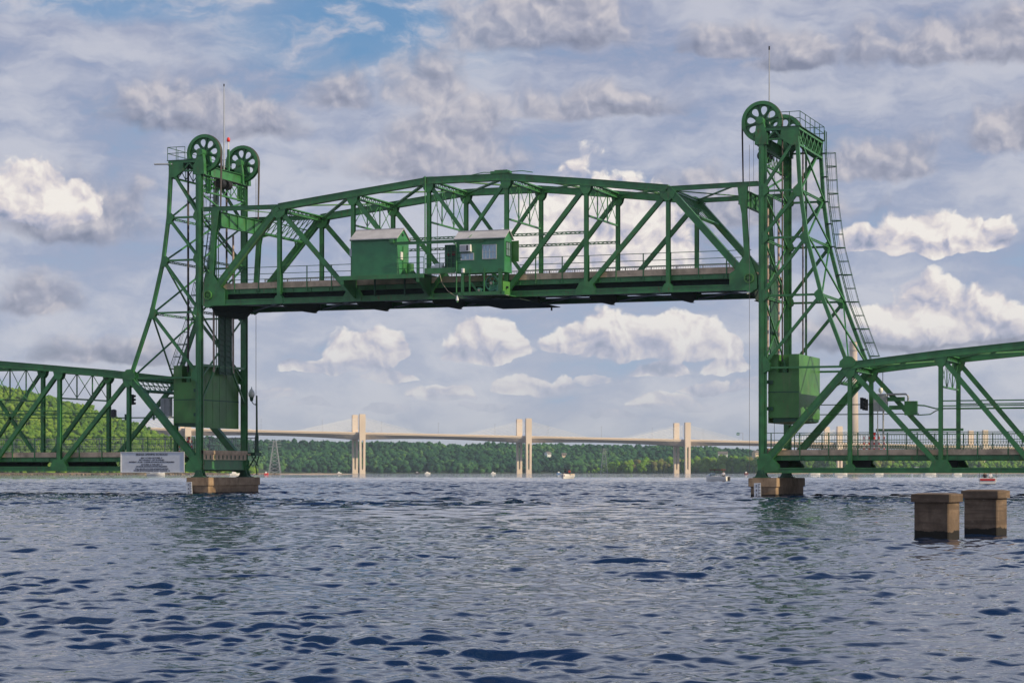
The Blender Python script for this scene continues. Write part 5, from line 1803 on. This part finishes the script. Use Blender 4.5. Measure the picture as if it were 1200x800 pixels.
house(642, 532.5, 2850, 8, 3.0, 'white gabled house among the trees on the bluff, left of centre', rot=.9)
house(661, 533.2, 2850, 6, 2.4, 'small pale roofed cottage just right of the white gabled house', 'tan')
house(847, 533.0, 2588, 11, 2.6, 'long pale flat house above the wooded point left of the right tower', 'white_paint', 0)
house(886, 533, 2592, 9, 4, 'pale sloping roofed house half behind the right tower', 'tan', .8)

# marina roofs on the right shore
def arch(px, d, w, h, lab):
    c = farpx(px, d, 0); A = thing('arched_shelter', lab, 'shelter', c)
    ux = Vector((cs, sn, 0)); uy = Vector((-sn, cs, 0)); m = MB(); n = 14
    for q in (0, 1):
        for i in range(n + 1):
            t = math.pi * i / n
            for rr in (1, .82):
                m.v.append(tuple(c + ux * w / 2 * rr * math.cos(t) + ZAX * (h * rr * math.sin(t) + .4) + uy * q * 8))
    k = (n + 1) * 2
    for i in range(n):
        a = i * 2
        m.f += [(a, a + 2, a + 3, a + 1), (k + a, k + a + 1, k + a + 3, k + a + 2), (a, k + a, k + a + 2, a + 2), (a + 1, a + 3, k + a + 3, k + a + 1)]
    m.build('canopy', 'white_paint', A)
    m = MB()
    for a in (-.45, .45): m.bar(c + ux * w * a - ZAX, c + ux * w * a + ZAX * 1.0, .4, .4)
    m.build('leg', 'grey_metal', A)


arch(1075, 2400, 12, 6.5, 'white arched shelter on the right shore seen below the low span')


def dock(px0, px1, d, z0, z1, lab, mat='white_paint'):
    a, b = farpx(px0, d), farpx(px1, d); A = thing('boat_dock', lab, 'dock', tuple(a))
    m = MB(); m.bar(a + ZAX * (z0 + z1) / 2, b + ZAX * (z0 + z1) / 2, 5, z1 - z0, far(0, 1) - far(0, 0)); m.build('roof', mat, A)
    n = int((b - a).length / 6) + 1
    m = MB()
    for i in range(n + 1): p = a + (b - a) * i / n; m.box(p.x - .2, p.x + .2, p.y - .2, p.y + .2, -1, z0)
    m.build('piles', 'grey_metal', A)


dock(1171, 1240, 2360, 3.2, 5.4, 'long pale dock roof at the right shore under the low span edge')
dock(1090, 1098, 2370, 2.4, 4.4, 'short pale dock roof beside the arched shelter', 'tan')
dock(1146, 1158, 2370, 3.0, 5.6, 'short blue dock roof at the right shore', 'cloth_blue')

# ------------------------------------------------------------------ boats
def hull_mesh(Lh, Wd, Ht, T, n=14, prow=1.0):
    """closed boat hull along +x (bow), deck at Ht"""
    m = MB(); secs = []
    for i in range(n + 1):
        u = i / n
        w = Wd / 2 * (1 if u < .5 else max(.03, (1 - ((u - .5) / .5) ** 2.1)))
        sheer = Ht * (1 + .28 * u * u); keel = -.35 + .5 * max(0, u - .7) / .3 * prow
        x = -Lh / 2 + Lh * u
        ring = [(x, -w, sheer), (x + .05, -w * .93, sheer * .55), (x, -w * .74, .02), (x, 0, keel), (x, w * .74, .02), (x + .05, w * .93, sheer * .55), (x, w, sheer), (x, 0, sheer + .05)]
        secs.append(ring)
    for rg in secs: m.v += rg
    k = len(secs[0])
    for i in range(n):
        for j in range(k):
            j2 = (j + 1) % k; m.f.append((i * k + j, i * k + j2, (i + 1) * k + j2, (i + 1) * k + j))
    m.f.append(tuple(range(k))[::-1]); m.f.append(tuple(n * k + j for j in range(k)))
    m.v = [tuple(T(Vector(v))) for v in m.v]
    return m


def person(p, h, face, shirt, lab, pose='stand'):
    """one continuous skinned figure; p = feet or seat"""
    import bmesh
    sc_ = h / 1.75
    me = bpy.data.meshes.new('person'); bm = bmesh.new()
    co = Matrix.Rotation(face, 3, 'Z')
    sit = pose == 'sit'
    hip = .48 if sit else .92
    J = {'pelvis': (0, 0, hip), 'belly': (0, .01, hip + .18), 'chest': (0, 0, hip + .42), 'neck': (0, .01, hip + .56), 'head': (0, -.02, hip + .66), 'top': (0, -.02, hip + .80)}
    E_ = [('pelvis', 'belly'), ('belly', 'chest'), ('chest', 'neck'), ('neck', 'head'), ('head', 'top')]
    for s_, sg in (('l', 1), ('r', -1)):
        J['hip' + s_] = (.10 * sg, 0, hip - .04); J['sh' + s_] = (.19 * sg, 0, hip + .46)
        J['el' + s_] = (.25 * sg, -.06, hip + .20); J['ha' + s_] = (.20 * sg, -.26, hip + .12)
        if sit: J['kn' + s_] = (.12 * sg, -.42, hip); J['an' + s_] = (.12 * sg, -.44, hip - .42); J['to' + s_] = (.12 * sg, -.58, hip - .45)
        else: J['kn' + s_] = (.11 * sg, -.03, .48); J['an' + s_] = (.11 * sg, 0, .07); J['to' + s_] = (.12 * sg, -.16, .04)
        E_ += [('pelvis', 'hip' + s_), ('hip' + s_, 'kn' + s_), ('kn' + s_, 'an' + s_), ('an' + s_, 'to' + s_), ('chest', 'sh' + s_), ('sh' + s_, 'el' + s_), ('el' + s_, 'ha' + s_)]
    RD = {'pelvis': .13, 'belly': .13, 'chest': .15, 'neck': .06, 'head': .10, 'top': .08, 'hip': .10, 'sh': .075, 'el': .05, 'ha': .045, 'kn': .065, 'an': .045, 'to': .04}
    lay = bm.verts.layers.skin.new()
    vs = {k: bm.verts.new(co @ (Vector(v) * sc_)) for k, v in J.items()}
    for a, b in E_: bm.edges.new((vs[a], vs[b]))
    for k, v in vs.items():
        rr = RD.get(k, RD.get(k[:-1], .06)) * sc_; v[lay].radius = (rr, rr)
    vs['pelvis'][lay].use_root = True
    bm.to_mesh(me); bm.free()
    o = bpy.data.objects.new('person', me); scene.collection.objects.link(o); o.location = p
    o.modifiers.new('skin', 'SKIN'); s2 = o.modifiers.new('sub', 'SUBSURF'); s2.levels = 1; s2.render_levels = 1
    me.materials.append(MATS['skin'])
    tag(o, lab, 'person')
    # clothes: a shirt and trousers, close shells round the body
    m = MB()
    def W(v): return Vector(p) + co @ (Vector(v) * sc_)
    m.tube([W((0, 0, hip - .05)), W((0, .01, hip + .18)), W((0, 0, hip + .40)), W((0, 0, hip + .52))], .19 * sc_, 12, .15 * sc_)
    for sg, s_ in ((1, 'l'), (-1, 'r')): m.tube([W((.12 * sg, 0, hip + .47)), W(J['sh' + s_]), W(J['el' + s_])], .085 * sc_, 8)
    m.build('shirt', shirt, o)
    m = MB()
    for sg, s_ in ((1, 'l'), (-1, 'r')): m.tube([W((.06 * sg, 0, hip + .03)), W(J['hip' + s_]), W(J['kn' + s_]), W(J['an' + s_])], .125 * sc_, 9, .075 * sc_)
    m.build('trousers', 'cloth_dark', o)
    m = MB(); hc = W((0, .02, hip + .76)); m.lathe(hc, [(.05, -.12 * sc_), (.115 * sc_, -.03), (.105 * sc_, .05 * sc_), (.03, .11 * sc_)], 12); m.build('hair', 'cloth_dark', o, True)
    return o


def frame(px, py, head):
    """transform of a boat whose waterline shows at (px, py); heading measured from the view's right"""
    base = at_water(px, py); a = TH + head
    return base, (lambda v: base + Vector((v.x * math.cos(a) - v.y * math.sin(a), v.x * math.sin(a) + v.y * math.cos(a), v.z)))


def loc(T, m, name, mat, par, smooth=False):
    m.v = [tuple(T(Vector(v))) for v in m.v]
    return m.build(name, mat, par, smooth)


# the fishing boat in mid river, coming towards us
base, T = frame(664, 560.5, -1.9)
B1 = thing('motor_boat', 'white open motor boat with a dark hardtop in mid river', 'boat', base)
hull_mesh(5.6, 2.9, 1.0, T).build('hull', 'boat_white', B1)
m = MB(); m.box(-2.2, 1.2, -1.48, -1.2, .98, 1.25); m.box(-2.2, 1.2, 1.2, 1.48, .98, 1.25); loc(T, m, 'gunwale', 'tan', B1)
m = MB(); m.box(-1.3, .4, -1.0, 1.0, 2.35, 2.5); loc(T, m, 'hardtop', 'boat_dark', B1)
m = MB()
for (x, y) in ((-1.2, -.9), (-1.2, .9), (.3, -.9), (.3, .9)): m.tube([(x, y, .9), (x, y, 2.36)], .04, 6)
loc(T, m, 'hardtop_posts', 'boat_dark', B1)
m = MB(); m.box(.1, .5, -.6, .6, 1.0, 1.75); loc(T, m, 'console', 'boat_dark', B1)
m = MB(); m.box(2.35, 2.8, -.1, .1, 1.15, 1.4); m.ring((2.7, 0, .75), .16, .3, .15, 16, 'X'); loc(T, m, 'fender', 'maroon', B1)
m = MB(); m.box(-3.2, -2.7, -.25, .25, .2, 1.3); loc(T, m, 'outboard', 'boat_dark', B1)
person(T(Vector((-.6, .55, .62))), 1.75, TH + .2, 'cloth_red', 'person in a red top standing right of the boat console')
person(T(Vector((-.5, -.55, .62))), 1.75, TH - .2, 'cloth_dark', 'person in dark clothes standing left of the boat console')

# cabin runabout heading left
base, T = frame(840.5, 564.2, math.pi - .55)
B2 = thing('motor_boat', 'pale runabout with a dark canopy left of the right tower', 'boat', base)
hull_mesh(4.2, 1.8, .9, T).build('hull', 'boat_white', B2)
m = MB(); m.box(-1.2, 1.1, -.9, .9, 2.05, 2.18); loc(T, m, 'canopy', 'maroon', B2)
m = MB()
for (x, y) in ((-1.0, -.85), (-1.0, .85), (.9, -.85), (.9, .85)): m.tube([(x, y, 1.0), (x, y, 2.06)], .035, 6)
loc(T, m, 'canopy_posts', 'boat_dark', B2)
m = MB(); m.hexa([(.9, -.85, 1.1), (1.4, -.6, 1.1), (1.4, .6, 1.1), (.9, .85, 1.1), (.75, -.75, 1.6), (1.05, -.5, 1.6), (1.05, .5, 1.6), (.75, .75, 1.6)]); loc(T, m, 'windscreen', 'window_glass', B2)
m = MB(); m.box(-2.45, -2.15, -.2, .2, .1, .9); loc(T, m, 'outboard', 'boat_dark', B2)
person(T(Vector((-1.3, .2, .62))), 1.7, TH, 'cloth_pale', 'person in a pale shirt seated in the back of the canopied runabout', 'sit')

# white and red speedboat seen from behind
base, T = frame(1157.5, 567.3, 1.35)
B3 = thing('motor_boat', 'white speedboat with red seats seen stern on beyond the concrete blocks', 'boat', base)
hull_mesh(5.2, 2.5, .85, T).build('hull', 'boat_white', B3)
m = MB(); m.box(-2.66, -2.61, -1.0, 1.0, .52, .80); loc(T, m, 'stern_seats', 'red', B3)
m = MB(); m.box(-2.9, -2.4, -1.1, 1.1, .02, .12); loc(T, m, 'swim_platform', 'boat_dark', B3)
m = MB(); m.tube([(-.4, -1.15, .85), (-.6, -1.1, 1.85), (-.6, 1.1, 1.85), (-.4, 1.15, .85)], .05, 6); loc(T, m, 'tow_arch', 'boat_dark', B3)
m = MB(); m.hexa([(.2, -1.0, .9), (.9, -.7, .9), (.9, .7, .9), (.2, 1.0, .9), (.0, -.95, 1.35), (.4, -.6, 1.35), (.4, .6, 1.35), (.0, .95, 1.35)]); loc(T, m, 'windscreen', 'window_glass', B3)
person(T(Vector((-1.2, -.35, .45))), 1.7, TH + .3, 'cloth_pale', 'person in a lilac top seated on the white speedboat', 'sit')
person(T(Vector((-.8, .4, .45))), 1.7, TH, 'cloth_dark', 'person in dark clothes seated on the white speedboat', 'sit')

# cruiser beyond the sign
base, T = frame(183, 557.2, math.pi - .25 - math.pi)
B4 = thing('motor_boat', 'white cabin cruiser half hidden beneath the bridge opening sign', 'boat', base)
hull_mesh(8.2, 2.8, 1.1, T).build('hull', 'boat_white', B4)
m = MB(); m.poly([(-2.6, 1.05), (2.0, 1.05), (.9, 1.9), (-1.9, 1.9)], -1.0, 1.0); loc(T, m, 'cabin', 'boat_white', B4)
m = MB(); m.poly([(-2.0, 1.3), (1.4, 1.3), (.9, 1.7), (-1.7, 1.7)], -1.01, 1.01); loc(T, m, 'cabin_window', 'boat_dark', B4)

small = [(397.5, 554.9, 'tiny white boat far off left of the left pale pylon pair', 'boat_white', 4), (489, 554.7, 'tiny dark boat far off right of the leftmost pylon pair in the gap', 'boat_dark', 4),
         (501, 555.0, 'tiny white cruiser far off below the middle of the raised span', 'boat_white', 5), (578, 554.9, 'tiny white boat far off left of the middle pylon pair', 'boat_white', 4),
         (655, 555.3, 'tiny blue and white boat just left of the hardtop motor boat', 'cloth_blue', 3.5), (874.5, 555.6, 'small dark red boat far off near the right tower', 'maroon', 3),
         (955, 556, 'small pale boat moored beyond the right low span, left of another', 'boat_white', 7), (275, 557, 'small white boat seen beneath the left tower portal', 'boat_white', 5),
         (985, 556, 'long pale boat moored beyond the right low span', 'boat_white', 9), (1090, 556, 'pale moored boat below the arched shelter', 'boat_white', 8), (1030, 556, 'pale moored boat left of the arched shelter', 'boat_white', 6),
         (1122, 556, 'pale moored boat right of the arched shelter', 'boat_white', 6), (312, 556.2, 'tiny red boat near the shore below the lattice tower', 'red', 2.5)]
for (px, py, lab, mat, ln) in small:
    d = min(2603.39 * CAM.z / (py - 552.68), 1860); base = farpx(px, d); a = TH + .3
    T = (lambda b_, a_: (lambda v: b_ + Vector((v.x * math.cos(a_) - v.y * math.sin(a_), v.x * math.sin(a_) + v.y * math.cos(a_), v.z))))(base, a)
    K = thing('distant_boat', lab, 'boat', base)
    hull_mesh(ln, ln * .35, .9, T).build('hull', mat, K)
    m = MB(); m.poly([(-ln * .3, .9), (ln * .2, .9), (ln * .08, 1.9), (-ln * .22, 1.9)], -ln * .12, ln * .12); loc(T, m, 'cabin', 'boat_white' if mat != 'boat_dark' else 'boat_grey', K)
